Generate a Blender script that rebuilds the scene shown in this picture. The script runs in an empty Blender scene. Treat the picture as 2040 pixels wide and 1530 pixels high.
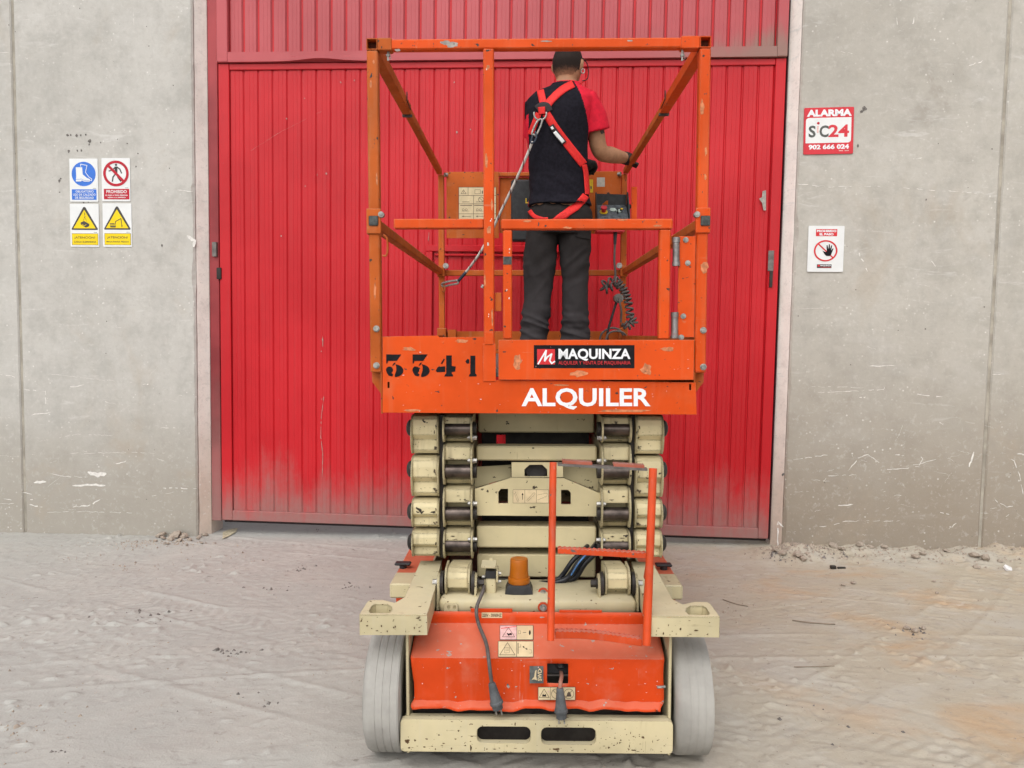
import bpy, bmesh, math, random
import numpy as np
from mathutils import Vector, Matrix, noise as mnoise
from mathutils.geometry import tessellate_polygon
from mathutils.bvhtree import BVHTree
R = math.radians
random.seed(7)
scene = bpy.context.scene
COL = scene.collection

# ------------------------------------------------------------------ camera
FPX = 1530.0
CAM = Vector((0, 0, 1.40))
CROT = Matrix.Rotation(math.pi / 2 - R(3.74), 3, 'X') @ Matrix.Rotation(R(0.92), 3, 'Z')
cam = bpy.data.cameras.new('camera')
cam.sensor_width = 36.0
cam.lens = 36.0 * FPX / 2040.0
cam.clip_end = 500
camo = bpy.data.objects.new('camera', cam)
camo.matrix_world = Matrix.Translation(CAM) @ CROT.to_4x4()
COL.objects.link(camo)
scene.camera = camo

# ------------------------------------------------------------------ sky, sun, exposure
world = bpy.data.worlds.new('World'); scene.world = world; world.use_nodes = True
wn = world.node_tree; wn.nodes.clear()
sky = wn.nodes.new('ShaderNodeTexSky'); sky.sky_type = 'NISHITA'; sky.sun_disc = False
SUN_EL, SUN_AZ = 51.0, 196.0            # compass-like: 180 = behind the camera
sky.sun_elevation = R(SUN_EL); sky.sun_rotation = R(SUN_AZ)
sky.dust_density = 4.0; sky.air_density = 1.0
hs = wn.nodes.new('ShaderNodeHueSaturation'); hs.inputs['Saturation'].default_value = 0.27
bg = wn.nodes.new('ShaderNodeBackground'); bg.inputs['Strength'].default_value = 0.145
wo = wn.nodes.new('ShaderNodeOutputWorld')
wn.links.new(sky.outputs[0], hs.inputs['Color']); wn.links.new(hs.outputs[0], bg.inputs['Color'])
wn.links.new(bg.outputs[0], wo.inputs['Surface'])
sun = bpy.data.lights.new('sun', 'SUN'); sun.energy = 1.15; sun.angle = R(95); sun.color = (1.0, 0.985, 0.92)
suno = bpy.data.objects.new('sun', sun); COL.objects.link(suno)
az = R(SUN_AZ)
sdir = Vector((math.sin(az) * math.cos(R(SUN_EL)), math.cos(az) * math.cos(R(SUN_EL)), math.sin(R(SUN_EL))))
suno.rotation_euler = sdir.to_track_quat('Z', 'Y').to_euler()
suno.location = (0, -5, 12)
vs = scene.view_settings
vs.view_transform = 'Standard'; vs.look = 'None'; vs.exposure = 0.24; vs.gamma = 1.0; vs.use_curve_mapping = False

cy = scene.cycles
cy.max_bounces = 4; cy.diffuse_bounces = 2; cy.glossy_bounces = 2; cy.transmission_bounces = 4; cy.caustics_reflective = False; cy.caustics_refractive = False
cy.use_adaptive_sampling = True; cy.adaptive_threshold = 0.03

# ------------------------------------------------------------------ frames
LIFT = Matrix.Translation((0.105, 2.45, 0)) @ Matrix.Rotation(R(-0.93), 4, 'Z') @ Matrix.Rotation(R(-0.92), 4, 'Y')
WALL = Matrix.Translation((0, 5.25, 0)) @ Matrix.Rotation(R(-4.2), 4, 'Z')
INV = {id(f_): (f_.inverted().to_3x3(), f_.inverted() @ CAM) for f_ in (LIFT, WALL)}
def ray(px, py): return CROT @ Vector(((px - 1020) / FPX, -(py - 765) / FPX, -1.0))
def on(frame, px, py, y):
    """point of the frame's plane y seen at a measured spot of the picture"""
    inv, o = INV[id(frame)]; d = inv @ ray(px, py)
    return o + d * ((y - o.y) / d.y)
def onz(frame, px, py, z):
    inv, o = INV[id(frame)]; d = inv @ ray(px, py)
    return o + d * ((z - o.z) / d.z)
def L(px, py, y): return on(LIFT, px, py, y)
def W(px, py, y): return on(WALL, px, py, y)

def lin(r, g, b):
    f = lambda c: (c / 255 / 12.92) if c / 255 <= 0.04045 else ((c / 255 + 0.055) / 1.055) ** 2.4
    return (f(r), f(g), f(b), 1)

# ------------------------------------------------------------------ materials
def ramp(nt, fac, p0, p1, smooth=True):
    n = nt.nodes.new('ShaderNodeMapRange'); n.inputs['From Min'].default_value = p0; n.inputs['From Max'].default_value = p1
    n.interpolation_type = 'SMOOTHSTEP' if smooth else 'LINEAR'
    nt.links.new(fac, n.inputs['Value']); return n.outputs[0]
def mth(nt, op, a, b=None):
    n = nt.nodes.new('ShaderNodeMath'); n.operation = op
    for i, v in enumerate((a, b)):
        if v is None: continue
        if isinstance(v, (int, float)): n.inputs[i].default_value = v
        else: nt.links.new(v, n.inputs[i])
    return n.outputs[0]
def mixc(nt, fac, a, b, blend='MIX'):
    n = nt.nodes.new('ShaderNodeMix'); n.data_type = 'RGBA'; n.blend_type = blend; n.clamp_factor = True
    for key, v in ((0, fac), (6, a), (7, b)):
        if isinstance(v, (int, float)): n.inputs[key].default_value = v
        elif isinstance(v, tuple): n.inputs[key].default_value = v if len(v) == 4 else (*v, 1)
        else: nt.links.new(v, n.inputs[key])
    return n.outputs[2]
def nz(nt, vec, scale, detail=3, rough=0.55, dist=0.0, sc=(1, 1, 1), off=(0, 0, 0)):
    mp = nt.nodes.new('ShaderNodeMapping'); mp.inputs['Scale'].default_value = sc; mp.inputs['Location'].default_value = off
    nt.links.new(vec, mp.inputs['Vector'])
    n = nt.nodes.new('ShaderNodeTexNoise'); n.inputs['Scale'].default_value = scale; n.inputs['Detail'].default_value = min(detail, 4)
    n.inputs['Roughness'].default_value = rough; n.inputs['Distortion'].default_value = dist
    nt.links.new(mp.outputs[0], n.inputs['Vector']); return n.outputs['Fac']
def base_mat(name):
    m = bpy.data.materials.new(name); m.use_nodes = True; nt = m.node_tree
    b = nt.nodes['Principled BSDF']
    tc = nt.nodes.new('ShaderNodeTexCoord'); oi = nt.nodes.new('ShaderNodeObjectInfo')
    cmb = nt.nodes.new('ShaderNodeCombineXYZ')
    v = mth(nt, 'MULTIPLY', oi.outputs['Random'], 37.0)
    nt.links.new(v, cmb.inputs[0]); nt.links.new(v, cmb.inputs[1])
    add = nt.nodes.new('ShaderNodeVectorMath'); add.operation = 'ADD'
    nt.links.new(tc.outputs['Object'], add.inputs[0]); nt.links.new(cmb.outputs[0], add.inputs[1])
    return m, nt, b, add.outputs[0], tc
def bump(nt, b, h, strength=0.2, dist=0.003, normal=None):
    n = nt.nodes.new('ShaderNodeBump'); n.inputs['Strength'].default_value = strength; n.inputs['Distance'].default_value = dist
    nt.links.new(h, n.inputs['Height'])
    if normal is not None: nt.links.new(normal, n.inputs['Normal'])
    nt.links.new(n.outputs[0], b.inputs['Normal'])

def paint(name, col, chip=(.06, .045, .04), chips=.35, dust=(.42, .37, .32), dustamt=.25, rough=.42, var=.25, edge=.6,
          edgecol=None, streak=.15, bevel=.003, rust=0, spec=.32):
    m, nt, b, v, tc = base_mat(name)
    geo = nt.nodes.new('ShaderNodeNewGeometry')
    n1 = nz(nt, v, 3.5, 4, .6)
    dark = tuple(c * (1 - var) for c in col[:3]) + (1,)
    pale = tuple(min(1, c * (1 + var * .6) + .02 * var) for c in col[:3]) + (1,)
    c = mixc(nt, ramp(nt, n1, .32, .7), dark, pale)
    st = nz(nt, v, 1.0, 3, .6, 0, (26, 26, 1.6))
    c = mixc(nt, mth(nt, 'MULTIPLY', ramp(nt, st, .52, .78), streak), c, dust)
    # dust film: upward faces and patches
    sep = nt.nodes.new('ShaderNodeSeparateXYZ'); nt.links.new(geo.outputs['Normal'], sep.inputs[0])
    up = ramp(nt, sep.outputs[2], .3, 1.0)
    n2 = nz(nt, v, 9, 5, .65)
    dm = mth(nt, 'MULTIPLY', mth(nt, 'ADD', mth(nt, 'MULTIPLY', up, 1.1), ramp(nt, n2, .5, .85)), dustamt)
    c = mixc(nt, dm, c, dust)
    # small scuffs
    n3 = nz(nt, v, 30, 5, .7, .6)
    sc = mth(nt, 'MULTIPLY', ramp(nt, n3, .66, .74), .5)
    c = mixc(nt, mth(nt, 'MULTIPLY', sc, chips), c, dust)
    n4 = nz(nt, v, 48, 3, .55, .25, (.7, 1, 1), (3, 7, 1))
    cm = mth(nt, 'MULTIPLY', ramp(nt, n4, .675, .70), min(1, chips * 2))
    c = mixc(nt, cm, c, (*chip, 1))
    for so, sr_ in (((60, 60, 2.2), .6), ((3.0, 40, 70), .5)):
        ns = nz(nt, v, 1.0, 4, .65, .5, so, (5, 3, 8)); c = mixc(nt, mth(nt, 'MULTIPLY', mth(nt, 'MULTIPLY', ramp(nt, ns, .66, .70), ramp(nt, n2, .45, .6)), sr_ * chips), c, edgecol + (1,) if edgecol else (*chip, 1))
    if rust > 0:
        nr = nz(nt, v, 1.0, 5, .7, .3, (20, 20, 3.5), (1, 9, 4)); c = mixc(nt, mth(nt, 'MULTIPLY', mth(nt, 'MULTIPLY', ramp(nt, nr, .58, .72), ramp(nt, nz(nt, v, 7, 3, .6), .5, .65)), rust), c, (.17, .085, .03, 1))
    normal = None
    if edge > 0:
        bv = nt.nodes.new('ShaderNodeBevel'); bv.samples = 2; bv.inputs['Radius'].default_value = bevel
        dt = nt.nodes.new('ShaderNodeVectorMath'); dt.operation = 'DOT_PRODUCT'
        nt.links.new(bv.outputs[0], dt.inputs[0]); nt.links.new(geo.outputs['Normal'], dt.inputs[1])
        em = ramp(nt, mth(nt, 'SUBTRACT', 1.0, dt.outputs['Value']), .015, .16)
        ne = nz(nt, v, 14, 4, .7)
        em = mth(nt, 'MULTIPLY', mth(nt, 'MULTIPLY', em, ramp(nt, ne, .38, .58)), edge)
        c = mixc(nt, em, c, (*(edgecol or chip), 1))
        normal = bv.outputs[0]
    nt.links.new(c, b.inputs['Base Color'])
    rr = mth(nt, 'ADD', mth(nt, 'MULTIPLY', ramp(nt, n2, .3, .8), .3), rough)
    nt.links.new(rr, b.inputs['Roughness'])
    b.inputs['Specular IOR Level'].default_value = spec
    bump(nt, b, n3, .12, .002, normal)
    return m
def plain(name, col, rough=.55, metal=0.0, var=.15, scale=20, bumpy=.1, spec=.28):
    m, nt, b, v, tc = base_mat(name)
    n1 = nz(nt, v, scale, 4, .6)
    d = tuple(c * (1 - var) for c in col[:3]) + (1,); p = tuple(min(1, c * (1 + var)) for c in col[:3]) + (1,)
    nt.links.new(mixc(nt, ramp(nt, n1, .3, .7), d, p), b.inputs['Base Color'])
    b.inputs['Roughness'].default_value = rough; b.inputs['Metallic'].default_value = metal
    b.inputs['Specular IOR Level'].default_value = spec
    if bumpy: bump(nt, b, n1, bumpy, .002)
    return m

MT = {}
DUST = (.46, .41, .355)
MT['orange'] = paint('orange_paint', (.64, .068, .002), chip=(.05, .035, .03), chips=.55, dust=(.52, .24, .13), dustamt=.19, rough=.5, spec=.22, edge=.55, edgecol=(.50, .33, .22), streak=.13, var=.14)
MT['orange_old'] = paint('orange_paint_sunfaded', (.47, .095, .010), chip=(.05, .035, .03), chips=.5, dust=(.42, .25, .15), dustamt=.32, rough=.55, spec=.22, edge=.5, edgecol=(.45, .30, .20), streak=.2, var=.2)
MT['hood'] = paint('orange_paint_hood', (.60, .054, .004), chip=(.33, .30, .27), chips=.6, dust=(.55, .23, .155), dustamt=.40, rough=.5, spec=.22, edge=.6, edgecol=(.55, .36, .3), streak=.16, var=.14)
MT['ladder'] = paint('orange_paint_ladder', (.58, .060, .008), chip=(.12, .10, .09), chips=.7, dust=(.50, .30, .25), dustamt=.3, rough=.45, edge=.8, edgecol=(.32, .27, .25))
MT['step'] = paint('worn_step_paint', (.34, .085, .05), chip=(.22, .20, .19), chips=1, dust=(.36, .27, .24), dustamt=.4, rough=.5, edge=1, edgecol=(.30, .28, .27))
MT['cream'] = paint('cream_paint', (.57, .49, .29), chip=(.05, .035, .022), chips=.5, dust=(.50, .44, .30), dustamt=.2, rough=.45, edge=.75, edgecol=(.13, .09, .055), streak=.2, var=.16)
MT['cream_greasy'] = paint('cream_paint_greasy', (.61, .525, .315), chip=(.03, .022, .018), chips=.8, dust=(.15, .115, .075), dustamt=.2, rough=.4, edge=1, edgecol=(.04, .03, .022), streak=.5, bevel=.010, var=.2, rust=.35)
MT['cream_pale'] = paint('cream_paint_chassis', (.56, .485, .30), chip=(.10, .055, .025), chips=.9, dust=(.52, .48, .37), dustamt=.22, rough=.45, edge=1, edgecol=(.13, .08, .045), streak=.3, var=.16, rust=.5)
MT['steel'] = plain('greasy_pin_steel', (.085, .068, .060), .33, .75, .5, 16, .15)
MT['zinc'] = plain('zinc_bolt', (.33, .32, .30), .48, .75, .35, 70)
MT['hinge_steel'] = plain('bare_hinge_steel', (.26, .24, .235), .45, .75, .35, 30)
MT['dark_metal'] = plain('dark_oily_metal', (.035, .03, .027), .5, .2, .4, 12)
MT['black_plastic'] = plain('black_plastic', (.028, .028, .03), .5, 0, .25, 30)
MT['grey_plastic'] = plain('dusty_grey_plug', (.085, .09, .095), .62, 0, .3, 30)
MT['cable'] = plain('grey_brown_cable', (.10, .085, .08), .55, 0, .2, 40)
MT['hose'] = plain('black_hose', (.015, .016, .02), .28, 0, .3, 30)
MT['hose_blue'] = plain('blue_hose_sheen', (.06, .16, .36), .3, 0, .3, 60)  # sheen on the black hose, given as a colour
MT['capgrey'] = plain('grey_end_cap', (.065, .07, .068), .7, 0, .4, 60)
MT['inside'] = plain('tube_inside_shade', (.10, .025, .012), .8, 0, .4, 30)
MT['black_ink'] = plain('black_ink', (.010, .009, .011), .7, 0, .3, 40, 0, .15)
MT['dark_ink'] = plain('dark_grey_ink', (.06, .055, .055), .6, 0, .2, 40, 0)
MT['line_ink'] = plain('brown_line_ink', (.09, .065, .05), .6, 0, .2, 40, 0)
MT['white_ink'] = plain('white_vinyl', (.78, .79, .82), .45, 0, .05, 20, 0)
MT['red_ink'] = plain('red_ink', (.62, .028, .035), .45, 0, .1, 20, 0)
MT['sign_red'] = plain('red_sign_print', (.46, .012, .03), .4, 0, .06, 20, 0)
MT['sign_blue'] = plain('blue_sign_print', (.045, .17, .62), .4, 0, .06, 20, 0)
MT['sign_yellow'] = plain('yellow_sign_print', (.82, .60, .008), .4, 0, .05, 20, 0)
MT['sign_white'] = plain('white_sign_board', (.74, .75, .75), .4, 0, .03, 12, 0)
MT['alarm_red'] = plain('alarm_sign_red', (.60, .035, .05), .4, 0, .08, 8, 0)
MT['label'] = plain('beige_label', (.62, .50, .31), .5, 0, .1, 25, 0)
MT['label_pink'] = plain('pink_worn_label', (.66, .42, .40), .5, 0, .2, 40, 0)
MT['yellow_label'] = plain('yellow_label', (.62, .40, .02), .5, 0, .15, 30, 0)
MT['label_plain'] = plain('pale_label', (.42, .38, .34), .5, 0, .15, 60, 0)
MT['grey_label'] = plain('grey_label', (.09, .095, .09), .5, 0, .3, 50, 0)
MT['red_knob'] = plain('red_button', (.55, .035, .05), .35, 0, .1, 20)
MT['panel_metal'] = plain('control_panel_face', (.08, .095, .105), .45, .2, .5, 60)
MT['pale_green'] = plain('pale_switch_plate', (.42, .50, .45), .45, 0, .3, 60)
MT['hair'] = plain('short_dark_hair', (.022, .014, .011), .75, 0, .5, 160, .5)
MT_HAIR = None
MT['skin'] = plain('skin', (.35, .18, .10), .55, 0, .12, 30, .08)
MT['shirt'] = plain('navy_black_cotton', (.011, .010, .015), .9, 0, .25, 60, .15, .12)
MT['shirt_red'] = plain('red_cotton', (.56, .008, .028), .8, 0, .12, 40, .15, .25)
m, nt, b, v, tc = base_mat('charcoal_work_trousers')
sp_ = nt.nodes.new('ShaderNodeSeparateXYZ'); nt.links.new(tc.outputs['Object'], sp_.inputs[0])
tn = nz(nt, tc.outputs['Object'], 6, 4, .7, .5, (1, 1, .6)); tn2 = nz(nt, tc.outputs['Object'], 30, 3, .6)
dz_ = ramp(nt, mth(nt, 'ADD', sp_.outputs[2], mth(nt, 'MULTIPLY', mth(nt, 'SUBTRACT', tn, .5), .7)), .78, .05)
nt.links.new(mixc(nt, dz_, mixc(nt, tn2, (.017, .0145, .0145, 1), (.027, .023, .022, 1)), (.047, .042, .044, 1)), b.inputs['Base Color'])
b.inputs['Roughness'].default_value = .9; b.inputs['Specular IOR Level'].default_value = .12; bump(nt, b, tn2, .25, .003)
MT['trousers'] = m
MT['glove'] = plain('black_glove', (.022, .019, .018), .75, 0, .3, 50, .3)
MT['webbing'] = plain('red_webbing', (.66, .022, .02), .6, 0, .12, 90, .3)
MT['pad'] = plain('black_harness_pad', (.03, .022, .024), .7, 0, .2, 60)
MT['rope_end'] = plain('rope_sleeve', (.03, .04, .06), .5, 0, .2, 60)
MT['tattoo'] = plain('tattoo_ink', (.075, .062, .055), .55, 0, .4, 150, 0)
MT['cord_pink'] = plain('faded_pink_cable', (.30, .14, .10), .6)
MT['boot'] = plain('black_boot', (.02, .018, .017), .6)
MT['galv'] = plain('galvanised_dark', (.16, .145, .135), .5, .4, .3, 20)
MT['bare_patch'] = plain('bare_primer_patch', (.33, .30, .27), .6, 0, .25, 50)
MT['scrape'] = plain('chalky_scrape', (.70, .675, .64), .9, 0, .12, 60, 0)
MT['pit'] = plain('dark_pit', (.16, .145, .135), .9, 0, .4, 80, 0)
MT['rust_spot'] = plain('rusty_chip', (.075, .042, .02), .8, 0, .4, 60)
MT['scuff_tan'] = plain('scuffed_orange', (.53, .19, .085), .7, 0, .3, 70)
MT['grease'] = plain('dark_grease_film', (.11, .085, .055), .5, 0, .5, 40)
MT['paper'] = plain('white_scrap', (.75, .74, .74), .8)
MT['straw'] = plain('dry_twig', (.24, .195, .15), .9)
MT['yellow_mark'] = plain('worn_yellow_floor_paint', (.44, .385, .27), .9, 0, .3, 50, .2)
MT['gap_black'] = plain('black_gap_fill', (.025, .018, .018), .7)

# beacon lens: amber plastic that lets light in
m, nt, b, v, tc = base_mat('amber_lens')
b.inputs['Base Color'].default_value = (.60, .165, .008, 1); b.inputs['Roughness'].default_value = .28
b.inputs['Transmission Weight'].default_value = .35; b.inputs['IOR'].default_value = 1.45
MT['amber'] = m
# rope: white with dark fleck
m, nt, b, v, tc = base_mat('kernmantle_rope')
wv = nt.nodes.new('ShaderNodeTexWave'); wv.inputs['Scale'].default_value = 9; wv.inputs['Distortion'].default_value = 3.0; wv.inputs['Detail'].default_value = 2
nt.links.new(v, wv.inputs['Vector'])
nt.links.new(mixc(nt, ramp(nt, wv.outputs['Fac'], .90, .97), (.62, .58, .54, 1), (.13, .06, .055, 1)), b.inputs['Base Color'])
b.inputs['Roughness'].default_value = .8
MT['rope'] = m
# tyre: solid grey rubber, dusty
m, nt, b, v, tc = base_mat('grey_solid_tyre')
n1 = nz(nt, v, 6, 5, .6); n2 = nz(nt, v, 45, 5, .65, 1.0, (1, .35, .35)); n3 = nz(nt, v, 16, 4, .7, 2.2, (1.0, .5, .5), (4, 1, 2))
c = mixc(nt, ramp(nt, n1, .3, .7), (.30, .288, .266, 1), (.395, .38, .352, 1))
c = mixc(nt, mth(nt, 'MULTIPLY', ramp(nt, n3, .70, .735), .8), c, (.10, .095, .09, 1))
nt.links.new(c, b.inputs['Base Color']); b.inputs['Roughness'].default_value = .9
b.inputs['Specular IOR Level'].default_value = .2
bump(nt, b, n2, .5, .004)
MT['tyre'] = m

# red door paint, dust thickest near the ground
def door_paint(name, col, dust_lo, dust_hi, top_stain=False, var=.1):
    m, nt, b, v, tc = base_mat(name)
    geo = nt.nodes.new('ShaderNodeNewGeometry'); sep = nt.nodes.new('ShaderNodeSeparateXYZ')
    nt.links.new(geo.outputs['Position'], sep.inputs[0])
    z = sep.outputs[2]
    n1 = nz(nt, geo.outputs['Position'], 1.1, 4, .6); n2 = nz(nt, geo.outputs['Position'], 4, 5, .65, 0, (1, 1, .35))
    n3 = nz(nt, geo.outputs['Position'], 38, 4, .6, .4)
    d = tuple(c * (1 - var) for c in col) + (1,); p = tuple(min(1, c * (1 + var)) + .006 for c in col) + (1,)
    c = mixc(nt, ramp(nt, n1, .3, .7), d, p)
    # old rub marks and grime streaks
    stv = nz(nt, geo.outputs['Position'], 1.0, 4, .6, 0, (30, 4, 1.1))
    c = mixc(nt, mth(nt, 'MULTIPLY', ramp(nt, stv, .5, .8), .13), c, (.30, .07, .07, 1))
    oi2 = nt.nodes.new('ShaderNodeObjectInfo'); n7 = nz(nt, geo.outputs['Position'], 1.0, 5, .7, .3, (16, 8, 2.2), (4, 4, 4)); n8 = nz(nt, geo.outputs['Position'], 26, 5, .75, .5)
    zz = mth(nt, 'ADD', z, mth(nt, 'MULTIPLY', mth(nt, 'SUBTRACT', n2, .5), .55))
    zz = mth(nt, 'ADD', zz, mth(nt, 'MULTIPLY', mth(nt, 'SUBTRACT', n7, .5), .42)); zz = mth(nt, 'ADD', zz, mth(nt, 'MULTIPLY', mth(nt, 'SUBTRACT', n8, .5), .25)); zz = mth(nt, 'ADD', zz, mth(nt, 'MULTIPLY', mth(nt, 'SUBTRACT', oi2.outputs['Random'], .5), .10))
    dm = ramp(nt, zz, dust_hi, dust_lo)
    dm = mth(nt, 'MULTIPLY', dm, .88)
    c = mixc(nt, dm, c, (.27, .175, .16, 1))
    if top_stain:
        sx = ramp(nt, sep.outputs[0], .6, 1.75)
        st = ramp(nt, mth(nt, 'ADD', z, mth(nt, 'MULTIPLY', mth(nt, 'SUBTRACT', n2, .5), .5)), 3.46, 3.26)
        c = mixc(nt, mth(nt, 'MULTIPLY', mth(nt, 'MULTIPLY', st, sx), .85), c, (.25, .17, .14, 1))
    c = mixc(nt, mth(nt, 'MULTIPLY', ramp(nt, n3, .735, .77), .6), c, (.34, .25, .23, 1))
    nt.links.new(c, b.inputs['Base Color'])
    nt.links.new(mth(nt, 'ADD', mth(nt, 'MULTIPLY', dm, .4), .38), b.inputs['Roughness'])
    b.inputs['Specular IOR Level'].default_value = .3
    bump(nt, b, n1, .12, .01)
    return m
MT['door'] = door_paint('red_door_paint', (.50, .008, .015), -.12, .56)
MT['door_upper'] = door_paint('pale_red_door_paint', (.44, .080, .090), -9, -8, True)  # paler and pinker than the lower leaf
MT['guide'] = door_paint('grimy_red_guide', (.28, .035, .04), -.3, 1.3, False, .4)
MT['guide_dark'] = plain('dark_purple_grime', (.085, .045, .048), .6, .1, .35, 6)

# concrete
def concrete(name, a, bcol, low, zh=1.15, amt=.75):
    m, nt, b, v, tc = base_mat(name)
    geo = nt.nodes.new('ShaderNodeNewGeometry'); P = geo.outputs['Position']
    sep = nt.nodes.new('ShaderNodeSeparateXYZ'); nt.links.new(P, sep.inputs[0])
    n1 = nz(nt, P, .9, 6, .62); n2 = nz(nt, P, 6, 6, .65); n3 = nz(nt, P, 60, 4, .7)
    c = mixc(nt, ramp(nt, n1, .3, .7), a, bcol)
    c = mixc(nt, mth(nt, 'MULTIPLY', ramp(nt, n2, .42, .72), .5), c, tuple(x * .78 for x in bcol[:3]) + (1,))
    c = mixc(nt, mth(nt, 'MULTIPLY', ramp(nt, nz(nt, P, 2.1, 6, .7, .4, (1, 1, 1.6), (2, 5, 7)), .5, .68), .22), c, (.58, .565, .54, 1))
    c = mixc(nt, mth(nt, 'MULTIPLY', ramp(nt, nz(nt, P, 3.0, 6, .75, .8, (1, 1, 4.5), (1, 4, 2)), .60, .70), .55), c, (.61, .595, .57, 1))
    # trowel and formwork streaks
    st = nz(nt, P, 1, 4, .6, 0, (9, 9, .7)); c = mixc(nt, mth(nt, 'MULTIPLY', ramp(nt, st, .5, .8), .18), c, (.33, .31, .29, 1))
    hz = nz(nt, P, 1, 4, .65, 0, (1.4, 1.4, 22)); c = mixc(nt, mth(nt, 'MULTIPLY', ramp(nt, hz, .58, .8), .22), c, (.60, .58, .55, 1))
    # splash zone
    zz = mth(nt, 'ADD', sep.outputs[2], mth(nt, 'MULTIPLY', mth(nt, 'SUBTRACT', n1, .5), 1.6))
    c = mixc(nt, mth(nt, 'MULTIPLY', ramp(nt, zz, zh, .05), amt), c, low)
    n5 = nz(nt, P, 3.2, 5, .7, .5, (1, 1, 1), (5, 2, 9))
    c = mixc(nt, mth(nt, 'MULTIPLY', ramp(nt, n5, .62, .75), .3), c, (.27, .235, .20, 1))
    n9 = nz(nt, P, 28, 6, .75, .4); c = mixc(nt, mth(nt, 'MULTIPLY', ramp(nt, n9, .50, .68), .22), c, (.34, .315, .285, 1)); c = mixc(nt, mth(nt, 'MULTIPLY', ramp(nt, n9, .46, .32), .25), c, (.62, .60, .575, 1))
    nw = nz(nt, P, 1.6, 5, .7, .6, (1, 1, .8), (7, 1, 3)); c = mixc(nt, mth(nt, 'MULTIPLY', ramp(nt, nw, .55, .72), .35), c, (.40, .33, .255, 1))
    # pale pop-outs and dark pits
    vo = nt.nodes.new('ShaderNodeTexVoronoi'); vo.inputs['Scale'].default_value = 26; nt.links.new(P, vo.inputs['Vector'])
    pm = mth(nt, 'MULTIPLY', ramp(nt, vo.outputs['Distance'], .20, .07), ramp(nt, nz(nt, P, 5, 3, .6, 0, (1, 1, 1), (9, 9, 9)), .47, .66))
    c = mixc(nt, mth(nt, 'MULTIPLY', pm, .65), c, (.76, .74, .71, 1))
    c = mixc(nt, mth(nt, 'MULTIPLY', ramp(nt, n3, .64, .74), .5), c, (.27, .245, .225, 1))
    nt.links.new(c, b.inputs['Base Color']); b.inputs['Roughness'].default_value = .92; b.inputs['Specular IOR Level'].default_value = .2
    h = mth(nt, 'ADD', mth(nt, 'MULTIPLY', n2, .6), mth(nt, 'MULTIPLY', n3, .35))
    bump(nt, b, h, .5, .007)
    return m
MT['concrete_l'] = concrete('precast_concrete_grey', (.53, .512, .478, 1), (.455, .438, .405, 1), (.315, .285, .24, 1))
MT['concrete_r'] = concrete('precast_concrete_warm', (.50, .475, .43, 1), (.425, .40, .358, 1), (.27, .222, .17, 1), 1.6, .85)
MT['reveal'] = concrete('pink_render_reveal', (.86, .80, .75, 1), (.80, .73, .68, 1), (.55, .43, .345, 1))
MT['mastic'] = plain('joint_mastic', (.36, .33, .28), .9, 0, .25, 6)
MT['rubble'] = plain('rubble_stone', (.34, .285, .235), .95, 0, .25, 30, .4)

# ground
m, nt, b, v, tc = base_mat('dusty_concrete_yard')
geo = nt.nodes.new('ShaderNodeNewGeometry'); P = geo.outputs['Position']
sep = nt.nodes.new('ShaderNodeSeparateXYZ'); nt.links.new(P, sep.inputs[0])
n1 = nz(nt, P, .55, 5, .6); n2 = nz(nt, P, 2.6, 6, .62, .6); n3 = nz(nt, P, 22, 6, .7); n4 = nz(nt, P, 1.0, 6, .7, 1.5, (4, 9, 1)); n6 = nz(nt, P, 120, 3, .6)
gx = mth(nt, 'ADD', sep.outputs[0], mth(nt, 'MULTIPLY', mth(nt, 'SUBTRACT', n1, .5), 3.2))
c = mixc(nt, ramp(nt, gx, -1.2, 1.9), (.385, .376, .352, 1), (.412, .362, .285, 1))
c = mixc(nt, mth(nt, 'MULTIPLY', ramp(nt, n2, .4, .7), .45), c, (.46, .445, .41, 1))
c = mixc(nt, mth(nt, 'MULTIPLY', ramp(nt, nz(nt, P, 1.3, 4, .6, .3, (1, 1.6, 1), (3, 3, 3)), .52, .75), .38), c, (.395, .355, .322, 1))
c = mixc(nt, mth(nt, 'MULTIPLY', mth(nt, 'MULTIPLY', ramp(nt, nz(nt, P, 1.7, 4, .6, .4, (1, 1.5, 1), (8, 1, 3)), .50, .75), ramp(nt, sep.outputs[0], .6, 1.7)), .6), c, (.45, .28, .145, 1))
c = mixc(nt, mth(nt, 'MULTIPLY', ramp(nt, n4, .5, .75), .26), c, (.26, .235, .215, 1))
c = mixc(nt, mth(nt, 'MULTIPLY', ramp(nt, nz(nt, P, 7, 6, .75, 1.0, (1, 2.2, 1), (1, 8, 3)), .58, .70), .4), c, (.24, .215, .195, 1))
c = mixc(nt, mth(nt, 'MULTIPLY', ramp(nt, nz(nt, P, 5, 6, .75, 1.0, (1, 2.6, 1), (6, 2, 3)), .58, .72), .35), c, (.55, .525, .49, 1))
c = mixc(nt, mth(nt, 'MULTIPLY', ramp(nt, n3, .60, .72), .5), c, (.22, .19, .165, 1))
c = mixc(nt, mth(nt, 'MULTIPLY', mth(nt, 'MULTIPLY', ramp(nt, nz(nt, P, 13, 5, .7, 1.4, (1, 2.4, 1), (2, 2, 5)), .63, .70), ramp(nt, n1, .35, .55)), .7), c, (.15, .13, .115, 1))
c = mixc(nt, mth(nt, 'MULTIPLY', ramp(nt, n6, .66, .8), .3), c, (.60, .57, .53, 1))
nt.links.new(c, b.inputs['Base Color']); b.inputs['Roughness'].default_value = .95; b.inputs['Specular IOR Level'].default_value = .15
h = mth(nt, 'ADD', mth(nt, 'ADD', mth(nt, 'MULTIPLY', n3, .6), mth(nt, 'MULTIPLY', n4, .25)), mth(nt, 'MULTIPLY', n6, .35))
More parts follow.
